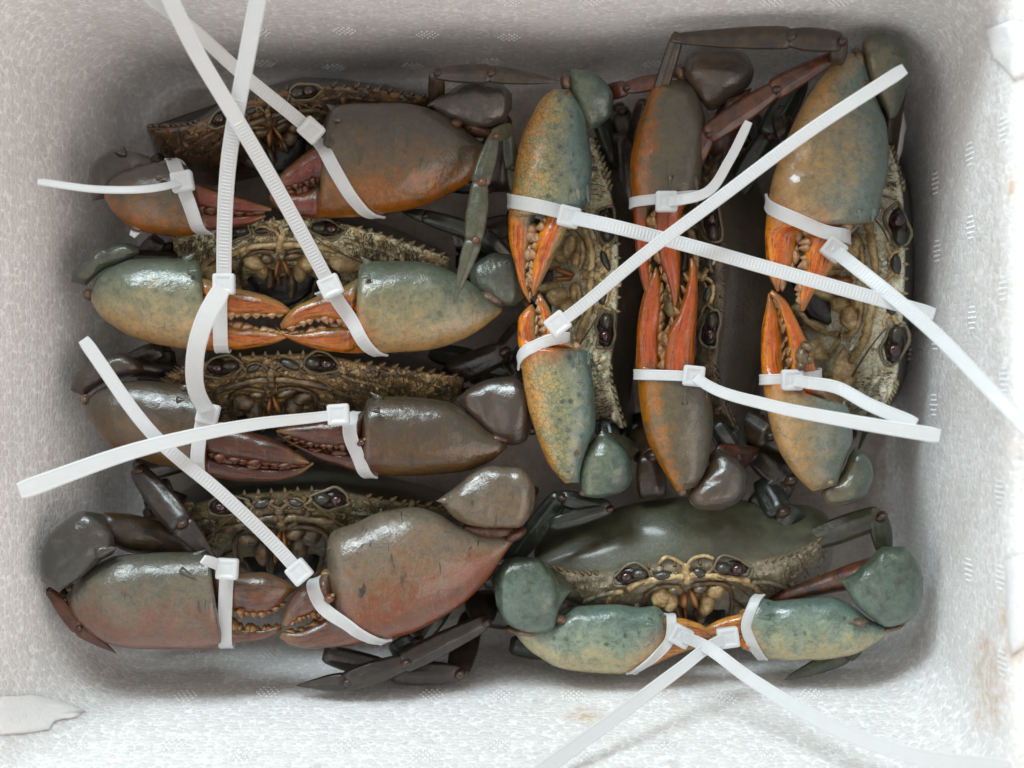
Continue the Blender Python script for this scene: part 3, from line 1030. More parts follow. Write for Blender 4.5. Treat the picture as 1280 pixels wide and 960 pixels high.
        # antenna hair
        hp = [(s * 0.62, -0.10), (s * 0.85, -0.26), (s * 1.15, -0.48), (s * 1.5, -0.66)]
        ridge('antenna', crab, HAIR, hp, 0.014, 9)
        if plates:
            piece('cheek_plate', crab, face_pale, s * 1.22, -0.62, 0.30, 0.26, 0.10, s * -25, 0)
            piece('cheek_plate', crab, face_pale, s * 1.62, -0.74, 0.34, 0.24, 0.09, s * -20, -1)
            piece('cheek_plate', crab, face_pale, s * 0.98, -1.02, 0.22, 0.36, 0.10, s * 20, 0)
            piece('cheek_plate', crab, face_dark, s * 1.35, -1.08, 0.26, 0.22, 0.09, s * 10, 0)
        # lumps and folds of the lower front
        ridge('cheek_ridge', crab, mat, [(s * 1.15, -0.22), (s * 1.5, -0.30), (s * 1.9, -0.45), (s * 2.2, -0.62)], 0.05, 1)
        ridge('cheek_ridge', crab, face_dark, [(s * 0.80, my - 0.05), (s * 1.0, my - 0.2), (s * 1.1, my - 0.5), (s * 1.05, my - 0.8)], 0.05, 2)
    ridge('brow_ridge', crab, face_pale, [(mx, my + 0.60), (mx, my + 0.5), (mx, my + 0.38), (mx, my + 0.28)], 0.075, 5)
    for s in (-1, 1):
        ridge('brow_ridge', crab, face_pale, [(mx, my + 0.52), (mx + s * 0.12, my + 0.66), (mx + s * 0.30, my + 0.72), (mx + s * 0.46, my + 0.66)], 0.035, 4)
        ridge('brow_ridge', crab, face_pale, [(s * 1.0, my + 0.22), (s * 1.22, my + 0.12), (s * 1.35, my - 0.1), (s * 1.3, my - 0.35)], 0.06, 1)
    r3 = random.Random(int(seed * 10) + 5)
    parts, sd_ = [], []
    for i in range(bumps):
        a = r3.uniform(-2.3, 2.3) * e
        if not (aL * 0.95 < a < aR * 0.95): continue
        b = bmf(a) - r3.uniform(0.03, 0.85) ** 1.2 * e
        if abs(a / e - mx) < 0.75 and b / e < my + 0.3: continue
        if abs(abs(a / e) - 0.88) < 0.42 and abs(b / e) < 0.2: continue
        x, y = img(a, b)
        r_ = r3.uniform(1.6, 4.6) * (e / 72)
        cc = P(x, y, zface(a, b) + r3.uniform(-1, 1.5))
        w_ = r3.uniform(0, math.pi)
        el = r3.uniform(1.0, 2.6)
        ax = (Vector((math.cos(w_), math.sin(w_), 0)) * r_ * el * K0, Vector((-math.sin(w_), math.cos(w_), 0)) * r_ * K0, Vector((0, 0, 1)) * r_ * ZU)
        parts.append(ellipsoid(cc, ax, 7, 5))
    v, fcs = join(parts)
    o = link('shell_bumps', mesh('shell_bumps', v, fcs, {'side': [-0.4] * len(v)}), car, mat); recentre(o)
    o['kind'] = 'stuff'
    parts = []
    for i in range(hair):
        sg = r3.choice((-1, 1))
        a = sg * r3.uniform(1.25, 2.5) * e
        if not (aL * 0.97 < a < aR * 0.97): continue
        b = bmf(a) - r3.uniform(0.06, 0.55) * e
        x, y = img(a, b)
        L_ = r3.uniform(6, 13)
        x2, y2 = img(a + sg * r3.uniform(-2, 6), b - L_)
        z = zface(a, b)
        p0, p1 = P(x, y, z - 1), P(x2, y2, z + r3.uniform(3, 9))
        sdv = (p1 - p0).cross(Vector((0, 0, 1))).normalized() * 0.00022
        parts.append(([p0 - sdv, p0 + sdv, p0 + Vector((0, 0, 0.0004)), p1], [(0, 1, 3), (1, 2, 3), (2, 0, 3)]))
    if parts:
        v, fcs = join(parts)
        o = link('bristles', mesh('bristles', v, fcs), car, HAIR); recentre(o)
        o['kind'] = 'stuff'
    return G


# ------------------------------------------------------------------ shell pigments
M_A = claw_mat('grey claw with orange underside', (84, 76, 66), (110, 88, 60), (162, 94, 20), (128, 76, 28), (142, 50, 6), (108, 34, 8), scratch=0.5, g=0.78, knee=0.45)
M_B = claw_mat('grey green claw with tan underside', (94, 104, 90), (142, 132, 100), (180, 146, 102), (150, 126, 80), (178, 92, 44), (190, 116, 54), spots=0.4, knee=0.38, g=0.95)
M_C = claw_mat('dark purple brown claw', (74, 66, 55), (84, 67, 49), (108, 78, 42), (78, 44, 34), (94, 42, 26), (104, 58, 34), scratch=0.5, g=0.72)
M_DL = claw_mat('olive grey claw', (102, 102, 91), (126, 116, 98), (142, 94, 76), (116, 96, 76), (118, 76, 58), (134, 80, 56), scratch=0.6, g=0.76)
M_DR = claw_mat('large brown claw', (120, 111, 97), (139, 114, 90), (144, 76, 44), (118, 86, 72), (114, 76, 62), (132, 80, 54), scratch=1.0, g=0.76)
M_E = claw_mat('teal claw with orange edge', (84, 106, 102), (146, 142, 104), (192, 144, 88), (150, 140, 96), (182, 76, 32), (218, 138, 70), spots=0.8, crackle=0.7, knee=0.36, g=1.12)
M_F = claw_mat('grey claw with orange edge', (86, 80, 68), (106, 95, 72), (170, 98, 20), (196, 92, 22), (196, 78, 16), (140, 58, 18), knee=0.32)
M_FL = claw_mat('brown mottled claw', (84, 80, 68), (110, 96, 70), (174, 106, 30), (196, 104, 42), (202, 80, 22), (168, 88, 28), knee=0.34, crackle=0.3)
M_G = claw_mat('tan claw with teal edge', (94, 108, 101), (144, 124, 90), (172, 136, 94), (198, 134, 80), (192, 86, 40), (214, 136, 74), knee=0.32, spots=0.3, g=1.15)
M_H = claw_mat('pale teal spotted claw', (94, 112, 104), (138, 152, 132), (182, 170, 132), (196, 144, 86), (184, 104, 54), (208, 144, 78), spots=0.75, knee=0.38, g=1.0)
M_HW = claw_mat('dark teal wrist', (76, 90, 75), (106, 124, 112), (106, 124, 112), (108, 138, 130), (108, 138, 130), (108, 138, 130), spots=0.3)

W_A = claw_mat('dark grey wrist', (70, 66, 62), (88, 78, 68), (88, 78, 68), (88, 78, 68), (88, 78, 68), (88, 78, 68))
W_B = claw_mat('grey green wrist', (78, 86, 76), (104, 108, 92), (104, 108, 92), (104, 108, 92), (104, 108, 92), (104, 108, 92))
W_C = claw_mat('purple brown wrist', (66, 58, 51), (84, 66, 54), (84, 66, 54), (84, 66, 58), (84, 66, 58), (84, 66, 58))
W_DL = claw_mat('near black wrist', (60, 60, 56), (72, 68, 60), (72, 68, 60), (72, 68, 60), (72, 68, 60), (72, 68, 60))
W_DR = claw_mat('brown wrist', (98, 90, 78), (122, 104, 82), (122, 104, 82), (122, 104, 82), (122, 104, 82), (122, 104, 82), scratch=0.6)
W_E = claw_mat('dark green wrist', (72, 92, 84), (112, 122, 100), (112, 122, 100), (112, 122, 100), (112, 122, 100), (112, 122, 100), spots=0.4)
W_F = claw_mat('brown grey wrist', (72, 66, 60), (92, 76, 62), (92, 76, 62), (92, 76, 62), (92, 76, 62), (92, 76, 62))
W_G = claw_mat('olive grey wrist', (84, 94, 82), (122, 114, 88), (122, 114, 88), (122, 114, 88), (122, 114, 88), (122, 114, 88))

CB_A = body_mat('black brown carapace', (40, 36, 30), (46, 38, 28), (104, 74, 42), (140, 104, 62), 0.56, 1.7)
CB_B = body_mat('olive carapace', (58, 56, 46), (66, 56, 42), (152, 128, 90), (216, 192, 146), 0.45, 2.0)
CB_C = body_mat('brown carapace', (48, 43, 38), (56, 47, 33), (120, 96, 62), (176, 148, 100), 0.50, 2.0)
CB_D = body_mat('dark green carapace', (40, 42, 34), (42, 42, 28), (92, 82, 50), (154, 130, 82), 0.55, 1.8)
CB_E = body_mat('grey brown carapace', (56, 50, 42), (120, 100, 72), (186, 164, 126), (226, 204, 160), 0.41, 1.8)  # grey brown back, mottled tan and cream front
CB_F = body_mat('deep brown carapace', (62, 54, 44), (50, 42, 32), (96, 80, 54), (140, 116, 76), 0.6)
CB_G = body_mat('cream fronted carapace', (60, 56, 46), (116, 98, 70), (186, 166, 128), (226, 206, 164), 0.40, 1.9)
CB_H = body_mat('olive green carapace', (74, 75, 55), (104, 96, 78), (146, 134, 112), (196, 180, 148), 0.54, 1.15, 0.3)
SPINE_D = shell_mat('dark spine', (62, 52, 40), (92, 76, 52), 0.7)
SPINE_T = shell_mat('tan spine', (150, 122, 78), (104, 84, 54), 0.65)
SPINE_C = shell_mat('cream spine', (190, 174, 128), (134, 122, 84), 0.65)
LEG_BR = shell_mat('brown leg', (84, 64, 40), (50, 42, 30), 0.64, rough=0.32)
LEG_RB = shell_mat('red brown leg', (120, 66, 38), (72, 44, 32), 0.64, rough=0.32)
LEG_OL = shell_mat('olive leg', (96, 96, 70), (70, 74, 56), 0.67, rough=0.32)
LEG_BK = shell_mat('black leg', (70, 58, 48), (44, 38, 34), 0.64, rough=0.28)
LEG_DG = shell_mat('dark green leg', (56, 62, 52), (38, 42, 36), 0.64, rough=0.28)
TIP_R = shell_mat('reddish leg tip', (158, 92, 62), (110, 66, 46), 0.64, rough=0.32)
TOOTH_P = shell_mat('pale teeth', (226, 186, 140), (196, 140, 96), 0.67, sc=500)
TOOTH_O = shell_mat('orange teeth', (196, 146, 86), (140, 92, 52), 0.64, sc=500)
TOOTH_D = shell_mat('dull teeth', (148, 92, 66), (100, 58, 44), 0.62, sc=500)


def crab_thing(x, y, label):
    return thing('crab', P(x, y, 0), label, 'crab', CRABS)


# ------------------------------------------------------------------ crab A: top of the left row
A = crab_thing(370, 190, 'grey brown crab with orange claw undersides, topmost of the left row')
make_body(A, CB_A, (272, 150), (389, 114), (183, 160), (540, 122), (0, -1), 10, 95, 224, 30, 190, 160, SPINE_D, BONED, BONED, seed=1.3, eyes=(1, 1))
make_claw(A, M_A, [(131, 232, 130, 246), (140, 221, 140, 264), (155, 213, 158, 281), (180, 206, 182, 291), (210, 202, 215, 295), (238, 212, 243, 294),
                   (252, 258, 255, 290), (280, 265, 282, 286), (310, 267, 312, 281), (332, 267, 332, 272)], 6,
          [(234, 226, 238, 258), (255, 233, 256, 262), (280, 240, 280, 265), (310, 249, 309, 267), (340, 260, 339, 264)], (236, 240),
          wrist=[(109, 225, 116, 252), (112, 208, 133, 248), (124, 196, 146, 240), (145, 187, 160, 228), (162, 189, 178, 216), (186, 196, 192, 207)], wz=(215, 222),
          wspines=[(152, 192, 155, 183, 9, 6)], spines=[(200, 208, 216, 197, 5, 8), (196, 222, 208, 220, 4, 34)], seed=2,
          arm=([(160, 195, 160, 230), (190, 200, 190, 235), (230, 205, 230, 240)], (190, 150), None), tooth_mat=TOOTH_D, teeth=7, wmat=W_A)
make_claw(A, M_A, [(604, 180, 603, 192), (588, 167, 594, 220), (564, 147, 562, 243), (539, 136, 528, 258), (503, 129, 490, 267), (461, 128, 452, 271), (420, 132, 418, 273),
                   (400, 226, 392, 273), (370, 239, 364, 271), (350, 240, 346, 262), (337, 243, 337, 250)], 7,
          [(414, 165, 414, 226), (392, 183, 398, 226), (370, 200, 376, 231), (352, 216, 356, 236), (343, 231, 345, 237)], (232, 244),
          wrist=[(537, 128, 540, 134), (556, 117, 558, 148), (575, 106, 575, 156), (600, 98, 602, 159), (625, 102, 626, 154), (640, 118, 640, 137)], wz=(236, 236),
          memb=[(596, 163, 240, 24, 9, 16, -14), (570, 155, 262, 9, 7, 8, 0)], memb_mat=MEMBD, seed=6,
          spines=[(418, 138, 408, 130, 6, 6), (424, 150, 414, 150, 4, 36)], wspines=[(556, 126, 533, 133, 8, 0)], tooth_mat=TOOTH_D,
          arm=([(620, 120, 640, 150), (600, 190, 640, 200), (590, 240, 640, 240)], (200, 140), LEG_BR), teeth=8, tsize=1.2, wmat=W_A)
make_leg(A, [(545, 150, 200, 9), (546, 92, 250, 10), (612, 92, 262, 12), (700, 102, 258, 9)], LEG_BR)
make_leg(A, [(640, 160, 250, 9), (618, 170, 285, 9), (600, 228, 292, 13), (592, 300, 292, 12), (566, 382, 288, 6)], LEG_OL, jm=TIP_R)
make_leg(A, [(634, 165, 250, 8), (640, 210, 235, 9), (650, 255, 220, 8)], LEG_OL, tip=False)

# ------------------------------------------------------------------ crab B
B = crab_thing(370, 350, 'grey green crab with tan undersides and cream mouth, second in the left row')
make_body(B, CB_B, (282, 291), (418, 286), (216, 302), (562, 322), (0, -1), 16, 120, 226, 40, 190, 165, SPINE_C, BONE, BONED, plates=True, seed=2.1)
make_claw(B, M_B, [(114, 366, 114, 376), (121, 348, 125, 395), (144, 331, 144, 410), (172, 323, 172, 424), (206, 322, 206, 433), (242, 324, 240, 437),
                   (254, 386, 262, 438), (290, 405, 297, 437), (325, 411, 327, 433), (345, 415, 347, 428), (358, 419, 358, 423)], 6,
          [(246, 345, 250, 384), (268, 352, 270, 390), (293, 360, 292, 394), (327, 367, 327, 394), (350, 377, 350, 394), (366, 389, 365, 392)], (236, 246),
          wrist=[(88, 352, 108, 357), (91, 337, 119, 346), (104, 321, 128, 339), (127, 308, 143, 332), (150, 303, 160, 325), (174, 308, 174, 318)], wz=(220, 214), wk=0.8,
          memb=[(112, 368, 238, 9, 8, 8, 0)], spines=[(232, 326, 244, 316, 6, 8), (236, 340, 248, 338, 4, 36)], seed=3, tooth_mat=TOOTH_P, hinge=(246, 378),
          arm=([(150, 312, 150, 330), (200, 312, 200, 332), (240, 312, 240, 340)], (195, 150), LEG_BK), tsize=1.15, wmat=W_B)
make_claw(B, M_B, [(628, 384, 627, 390), (608, 369, 609, 406), (580, 347, 573, 427), (545, 331, 534, 438), (517, 327, 500, 441), (477, 326, 470, 442), (450, 331, 450, 442),
                   (440, 402, 432, 441), (404, 409, 404, 438), (376, 415, 378, 431), (357, 416, 358, 422), (345, 408, 346, 411)], 6,
          [(450, 346, 446, 400), (430, 357, 428, 402), (399, 369, 404, 399), (376, 379, 378, 404), (357, 394, 360, 411), (350, 406, 352, 411)], (232, 246),
          wrist=[(586, 338, 590, 362), (600, 325, 603, 369), (620, 316, 622, 378), (640, 318, 640, 384), (654, 335, 652, 375)], wz=(226, 226),
          memb=[(616, 374, 244, 22, 9, 12, -22)], spines=[(462, 332, 450, 320, 6, 8), (462, 346, 450, 347, 4, 36)], seed=4, tooth_mat=TOOTH_P, hinge=(450, 386), tsize=1.2, wmat=W_B)
make_leg(B, [(640, 330, 180, 12), (600, 292, 205, 12), (530, 270, 200, 9), (500, 264, 190, 4)], LEG_DG)
make_leg(B, [(570, 300, 190, 16), (640, 280, 150, 14), (660, 250, 120, 12)], LEG_BK, tip=False)

# ------------------------------------------------------------------ crab C
C = crab_thing(370, 520, 'dark purple brown crab, third in the left row')
make_body(C, CB_C, (268, 460), (412, 455), (200, 478), (580, 472), (0, -1), 22, 120, 226, 40, 195, 165, SPINE_T, BONED, BONED, seed=3.4)
make_claw(C, M_C, [(107, 506, 107, 520), (116, 492, 120, 540), (144, 479, 144, 563), (181, 475, 178, 575), (215, 479, 210, 584), (243, 486, 240, 591),
                   (256, 560, 262, 596), (299, 578, 299, 602), (341, 584, 341, 602), (372, 583, 372, 595), (392, 577, 392, 581)], 6,
          [(246, 505, 250, 562), (268, 532, 270, 570), (299, 537, 301, 576), (335, 546, 337, 580), (364, 561, 364, 582), (387, 577, 386, 580)], (232, 242),
          wrist=[(88, 488, 106, 496), (91, 472, 118, 487), (104, 458, 132, 478), (130, 444, 150, 474), (153, 441, 168, 468), (178, 454, 180, 464)], wz=(216, 214), wk=0.8,
          memb=[(108, 500, 240, 8, 8, 8, 0)], spines=[(228, 486, 242, 480, 6, 14), (222, 500, 232, 500, 4, 40)], seed=5, tooth_mat=TOOTH_D, hinge=(246, 548),
          arm=([(150, 445, 150, 470), (200, 450, 200, 476), (245, 460, 245, 490)], (195, 150), LEG_BK), tsize=1.2, wmat=W_C)
make_claw(C, M_C, [(634, 552, 634, 560), (612, 540, 610, 579), (588, 519, 579, 590), (565, 504, 550, 593), (537, 498, 520, 595), (497, 495, 490, 595), (458, 500, 462, 594),
                   (446, 563, 440, 588), (424, 566, 424, 582), (396, 563, 397, 573), (368, 553, 369, 559), (347, 541, 347, 544)], 6,
          [(456, 512, 450, 560), (436, 523, 434, 559), (396, 527, 398, 557), (370, 531, 370, 549), (345, 538, 346, 541)], (234, 244),
          wrist=[(570, 500, 580, 512), (590, 482, 600, 533), (615, 473, 620, 549), (640, 470, 642, 556), (658, 482, 658, 550), (666, 503, 665, 530)], wz=(226, 222),
          memb=[(622, 548, 246, 20, 7, 10, -8)], memb_mat=MEMBD, spines=[(476, 500, 462, 490, 6, 10), (474, 513, 462, 514, 4, 38)], seed=7, tooth_mat=TOOTH_D, hinge=(452, 553), teeth=10, wmat=W_C)
make_leg(C, [(260, 560, 150, 20), (172, 588, 205, 15), (226, 655, 240, 17), (275, 708, 236, 9)], LEG_BK)
make_leg(C, [(560, 470, 160, 18), (628, 440, 190, 14), (652, 410, 170, 12)], LEG_BK, tip=False)
make_leg(C, [(540, 440, 120, 14), (610, 455, 170, 13), (640, 470, 180, 9)], LEG_DG)

# ------------------------------------------------------------------ crab D
Dc = crab_thing(370, 720, 'large crab with brown scratched claw, bottom of the left row over folded black legs')
make_body(Dc, CB_D, (272, 634), (425, 625), (214, 638), (590, 640), (0, -1), 34, 125, 224, 40, 195, 165, SPINE_T, BONED, BONED, seed=4.2)
make_claw(Dc, M_DL, [(82, 745, 82, 752), (95, 727, 92, 772), (114, 708, 114, 793), (142, 695, 142, 807), (187, 691, 187, 812), (227, 690, 227, 812), (262, 692, 264, 811),
                     (275, 766, 280, 808), (300, 784, 303, 803), (325, 786, 327, 799), (352, 780, 352, 788)], 7,
          [(264, 706, 268, 758), (290, 716, 292, 764), (328, 715, 325, 768), (350, 722, 346, 760), (370, 734, 368, 740)], (238, 244),
          wrist=[(51, 726, 74, 741), (50, 700, 100, 723), (57, 676, 126, 702), (77, 652, 144, 688), (103, 639, 141, 668), (128, 642, 136, 654)], wz=(262, 256), wk=0.5,
          memb=[(72, 742, 238, 10, 7, 8, 0), (90, 735, 250, 8, 6, 8, 0)], spines=[(238, 698, 258, 687, 6, 10), (226, 712, 246, 724, 4, 36)], seed=8, tooth_mat=TOOTH_O, hinge=(266, 760),
          arm=([(130, 640, 120, 672), (160, 642, 160, 690), (210, 655, 210, 700), (250, 670, 250, 710)], (215, 165), LEG_BR), wmat=W_DL, tsize=1.4,
          wspines=[(122, 690, 148, 684, 10, 14)])
make_claw(Dc, M_DR, [(644, 664, 643, 676), (632, 668, 630, 694), (575, 657, 615, 717), (548, 642, 587, 748), (517, 634, 551, 773), (477, 639, 517, 790), (438, 656, 489, 799), (408, 686, 455, 805),
                     (408, 762, 432, 808), (396, 777, 392, 811), (372, 788, 364, 807), (352, 790, 349, 797)], 7,
          [(410, 712, 418, 756), (392, 727, 404, 766), (372, 738, 386, 770), (358, 760, 370, 777), (352, 780, 358, 784)], (232, 254), k=0.55,
          wrist=[(549, 623, 552, 630), (567, 611, 568, 648), (588, 593, 586, 657), (615, 583, 614, 660), (645, 583, 645, 660), (664, 598, 663, 645), (669, 612, 668, 630)], wz=(256, 256), wk=0.45,
          memb=[(612, 662, 256, 36, 11, 12, -4), (645, 668, 256, 16, 8, 12, 30)], memb_mat=MEMBD, spines=[(424, 676, 408, 688, 5, 20)], seed=9, tooth_mat=TOOTH_O, hinge=(412, 748),
          wspines=[(560, 626, 545, 626, 6, 6)], tsize=1.2, wmat=W_DR)
make_leg(Dc, [(600, 740, 150, 24), (605, 778, 205, 13), (505, 828, 232, 14), (432, 852, 225, 13), (370, 857, 215, 7)], LEG_BK)
make_leg(Dc, [(590, 770, 120, 18), (572, 842, 195, 14), (492, 840, 200, 15), (408, 818, 195, 12)], LEG_BK, tip=False)
make_leg(Dc, [(560, 740, 130, 20), (520, 800, 160, 14), (490, 815, 150, 10)], LEG_DG, tip=False)
make_leg(Dc, [(150, 740, 130, 16), (62, 740, 242, 7), (98, 785, 240, 10), (146, 817, 232, 5)], LEG_RB)
make_leg(Dc, [(640, 700, 150, 14), (700, 622, 190, 13), (760, 636, 200, 10), (690, 655, 205, 9)], LEG_DG, tip=False)
make_leg(Dc, [(585, 760, 120, 20), (650, 770, 130, 18), (700, 700, 120, 14)], LEG_BK, tip=False)

# ------------------------------------------------------------------ crab E
E = crab_thing(710, 340, 'teal crab with orange edged crackled claws, first upright crab in the middle of the box')
make_body(E, CB_E, (757, 270), (756, 424), (742, 172), (780, 536), (1, 0), 36, 115, 212, 45, 160, 165, SPINE_C, BONE, BONE, bumps=60, plates=True, seed=5.5, mouth=(-0.02, -0.66))
make_claw(E, M_E, [(712, 112, 692, 111), (720, 124, 677, 122), (729, 143, 664, 145), (737, 175, 651, 172), (740, 205, 643, 210), (735, 250, 638, 250),
                   (672, 268, 635, 275), (664, 300, 636, 300), (659, 340, 643, 330), (661, 362, 651, 360), (664, 378, 661, 378)], 6,
          [(728, 256, 686, 262), (714, 274, 679, 278), (703, 300, 668, 308), (690, 327, 664, 340), (677, 353, 663, 358), (669, 369, 666, 370)], (244, 256),
          wrist=[(738, 88, 713, 86), (756, 101, 711, 108), (767, 122, 716, 128), (765, 142, 726, 146), (748, 160, 736, 162)], wz=(232, 225),
          memb=[(707, 104, 250, 7, 12, 8, 10), (709, 121, 262, 7, 8, 8, 0)], spines=[(732, 232, 736, 254, 6, 10), (722, 236, 724, 250, 4, 38)], seed=10, tooth_mat=TOOTH_P, hinge=(679, 248), tsize=1.3,
          arm=([(760, 120, 735, 140), (765, 160, 745, 170), (775, 210, 755, 210)], (200, 150), LEG_DG), wmat=W_E)
make_claw(E, M_E, [(724, 603, 706, 604), (728, 582, 686, 582), (736, 556, 671, 546), (744, 528, 660, 510), (743, 490, 654, 478), (737, 440, 649, 440),
                   (674, 428, 647, 425), (671, 407, 648, 400), (671, 392, 655, 388), (666, 380, 663, 381)], 5,
          [(726, 438, 684, 436), (710, 424, 682, 424), (695, 402, 678, 404), (684, 380, 673, 382), (675, 366, 671, 368)], (244, 254),
          wrist=[(753, 537, 746, 545), (773, 554, 735, 560), (789, 575, 726, 578), (792, 597, 725, 602), (778, 615, 728, 619), (750, 623, 738, 622)], wz=(236, 232),
          memb=[(716, 588, 258, 6, 16, 10, -8), (719, 563, 270, 7, 10, 8, 0), (731, 616, 246, 8, 5, 8, 0)], spines=[(733, 455, 736, 438, 6, 10), (720, 455, 722, 440, 4, 38)], seed=11,
          tooth_mat=TOOTH_P, hinge=(678, 440), teeth=7, tsize=1.2,
          arm=([(760, 540, 748, 556), (780, 545, 760, 575), (800, 560, 780, 590)], (215, 170), LEG_OL), wmat=W_E)
make_leg(E, [(745, 120, 200, 10), (782, 110, 235, 10), (830, 100, 240, 9), (880, 96, 225, 6)], LEG_RB, tip=False)
make_leg(E, [(790, 540, 120, 16), (812, 570, 170, 18), (816, 622, 165, 17)], LEG_BR, tip=False)
make_leg(E, [(770, 200, 110, 20), (785, 260, 120, 20), (775, 170, 140, 14)], LEG_BK, tip=False)

# ------------------------------------------------------------------ crab F
Fc = crab_thing(860, 340, 'dark brown backed crab with bright orange fingers, between the teal and the tan upright crabs')
make_body(Fc, CB_F, (889, 270), (887, 422), (906, 178), (922, 542), (1, 0), 68, 90, 206, 40, 120, 165, SPINE_D, BONE, BONED, seed=6.6)
make_claw(Fc, M_F, [(857, 99, 833, 100), (868, 110, 818, 108), (876, 128, 806, 134), (881, 155, 794, 167), (879, 195, 787, 205), (874, 238, 789, 240),
                    (816, 262, 791, 262), (812, 295, 793, 295), (812, 335, 797, 330), (814, 358, 802, 355), (812, 374, 809, 374)], 6,
          [(866, 245, 822, 248), (852, 268, 817, 272), (850, 318, 822, 322), (850, 354, 835, 356), (846, 389, 843, 391)], (238, 250),
          wrist=[(905, 57, 875, 57), (931, 67, 857, 70), (942, 88, 852, 90), (936, 108, 862, 108), (913, 123, 874, 124), (893, 138, 885, 138)], wz=(232, 230),
          memb=[(849, 92, 250, 7, 11, 8, 0)], spines=[(868, 222, 872, 240, 6, 10), (838, 220, 838, 234, 4, 40)], seed=12, tooth_mat=TOOTH_O, hinge=(806, 245), k=0.58,
          arm=([(940, 110, 905, 120), (925, 150, 890, 150), (915, 200, 880, 200)], (215, 150), LEG_RB), wmat=W_F)
make_claw(Fc, M_FL, [(871, 609, 846, 614), (882, 589, 833, 595), (890, 556, 811, 556), (892, 525, 801, 518), (887, 490, 797, 482),
                     (832, 468, 794, 455), (826, 420, 796, 412), (827, 375, 805, 365), (825, 345, 815, 343), (822, 334, 819, 334)], 5,
          [(880, 482, 832, 478), (868, 460, 827, 458), (869, 426, 831, 424), (872, 373, 848, 388), (871, 335, 861, 340), (866, 322, 862, 323)], (238, 250),
          wrist=[(898, 561, 892, 568), (919, 573, 880, 590), (933, 592, 868, 606), (933, 613, 860, 621), (919, 631, 869, 635), (902, 638, 885, 638)], wz=(226, 226),
          memb=[(853, 612, 246, 8, 9, 8, 0), (858, 600, 258, 9, 8, 8, 0)], spines=[(880, 502, 884, 486, 5, 10), (856, 505, 856, 492, 4, 40)], seed=13, tooth_mat=TOOTH_O, hinge=(818, 472), k=0.58, tsize=1.1,
          arm=([(900, 555, 880, 575), (925, 555, 900, 585), (950, 560, 930, 590)], (200, 150), LEG_RB), wmat=W_F)
make_leg(Fc, [(800, 196, 200, 9), (846, 48, 276, 9), (985, 47, 290, 15), (1050, 52, 290, 13), (1046, 80, 270, 8)], LEG_BR, tip=False)
make_leg(Fc, [(1050, 66, 262, 8), (968, 112, 262, 14), (885, 168, 250, 13), (860, 215, 240, 10)], LEG_RB, tip=False)
make_leg(Fc, [(1000, 100, 180, 16), (960, 170, 170, 16), (920, 240, 150, 14)], LEG_DG, tip=False)
make_leg(Fc, [(940, 560, 120, 20), (985, 600, 140, 18), (945, 640, 130, 18)], LEG_BK, tip=False)
make_leg(Fc, [(910, 520, 120, 20), (960, 545, 160, 16), (1000, 560, 150, 12)], LEG_BR, tip=False)
make_leg(Fc, [(952, 600, 130, 16), (975, 640, 160, 17), (1000, 655, 150, 14)], LEG_DG, tip=False)

# ------------------------------------------------------------------ crab G
Gc = crab_thing(1040, 330, 'tan crab with teal edged claws and cream face, beside the right wall')
make_body(Gc, CB_G, (1122, 272), (1116, 442), (1112, 180), (1098, 520), (1, 0), 14, 130, 214, 40, 195, 150, SPINE_C, BONE, BONE, bumps=45, plates=True, seed=7.7, arch=0.1, mouth=(0.0, -0.75))
make_claw(Gc, M_G, [(1079, 66, 1056, 67), (1084, 90, 1036, 84), (1094, 120, 1010, 120), (1110, 163, 987, 163), (1111, 207, 970, 207), (1102, 250, 960, 247), (1088, 278, 957, 275),
                    (1000, 292, 956, 296), (994, 325, 957, 320), (982, 345, 960, 342), (974, 364, 971, 365)], 6,
          [(1072, 284, 1008, 290), (1050, 310, 1006, 312), (1040, 335, 1004, 340), (1020, 362, 998, 368), (1006, 388, 1001, 389)], (250, 256),
          wrist=[(1106, 41, 1086, 43), (1129, 50, 1077, 56), (1140, 72, 1079, 78), (1139, 98, 1085, 100), (1131, 121, 1098, 121), (1119, 147, 1111, 148)], wz=(242, 238),
          memb=[(1072, 76, 262, 9, 18, 10, 8), (1076, 105, 268, 10, 7, 10, 0)], spines=[(1092, 262, 1090, 278, 6, 16), (1074, 262, 1076, 276, 4, 44)], seed=14, tooth_mat=TOOTH_P, hinge=(1022, 284), tsize=1.5, k=0.5,
          arm=([(1135, 100, 1110, 120), (1128, 150, 1105, 160), (1120, 200, 1100, 200)], (210, 150), LEG_BR), wmat=W_G)
make_claw(Gc, M_G, [(1046, 607, 1016, 614), (1055, 582, 998, 598), (1066, 547, 972, 560), (1064, 520, 959, 515), (1044, 503, 953, 478),
                    (982, 470, 951, 450), (978, 426, 952, 412), (973, 390, 957, 384), (964, 368, 960, 367)], 4,
          [(1034, 498, 990, 490), (1026, 474, 988, 464), (1015, 442, 984, 425), (998, 404, 976, 396), (981, 374, 971, 380), (965, 362, 961, 367)], (242, 250),
          wrist=[(1069, 559, 1062, 568), (1085, 571, 1054, 586), (1092, 592, 1042, 603), (1085, 616, 1026, 617), (1069, 628, 1032, 629), (1051, 633, 1042, 633)], wz=(228, 226),
          memb=[(1022, 606, 248, 9, 7, 8, 0), (1036, 602, 262, 7, 6, 8, 0)], memb_mat=KNOB, spines=[(1052, 514, 1056, 500, 5, 10)], seed=15, tooth_mat=TOOTH_O, hinge=(1000, 494), teeth=8,
          arm=([(1085, 545, 1070, 570), (1100, 520, 1080, 530), (1105, 490, 1090, 490)], (200, 160), LEG_OL), wmat=W_G)
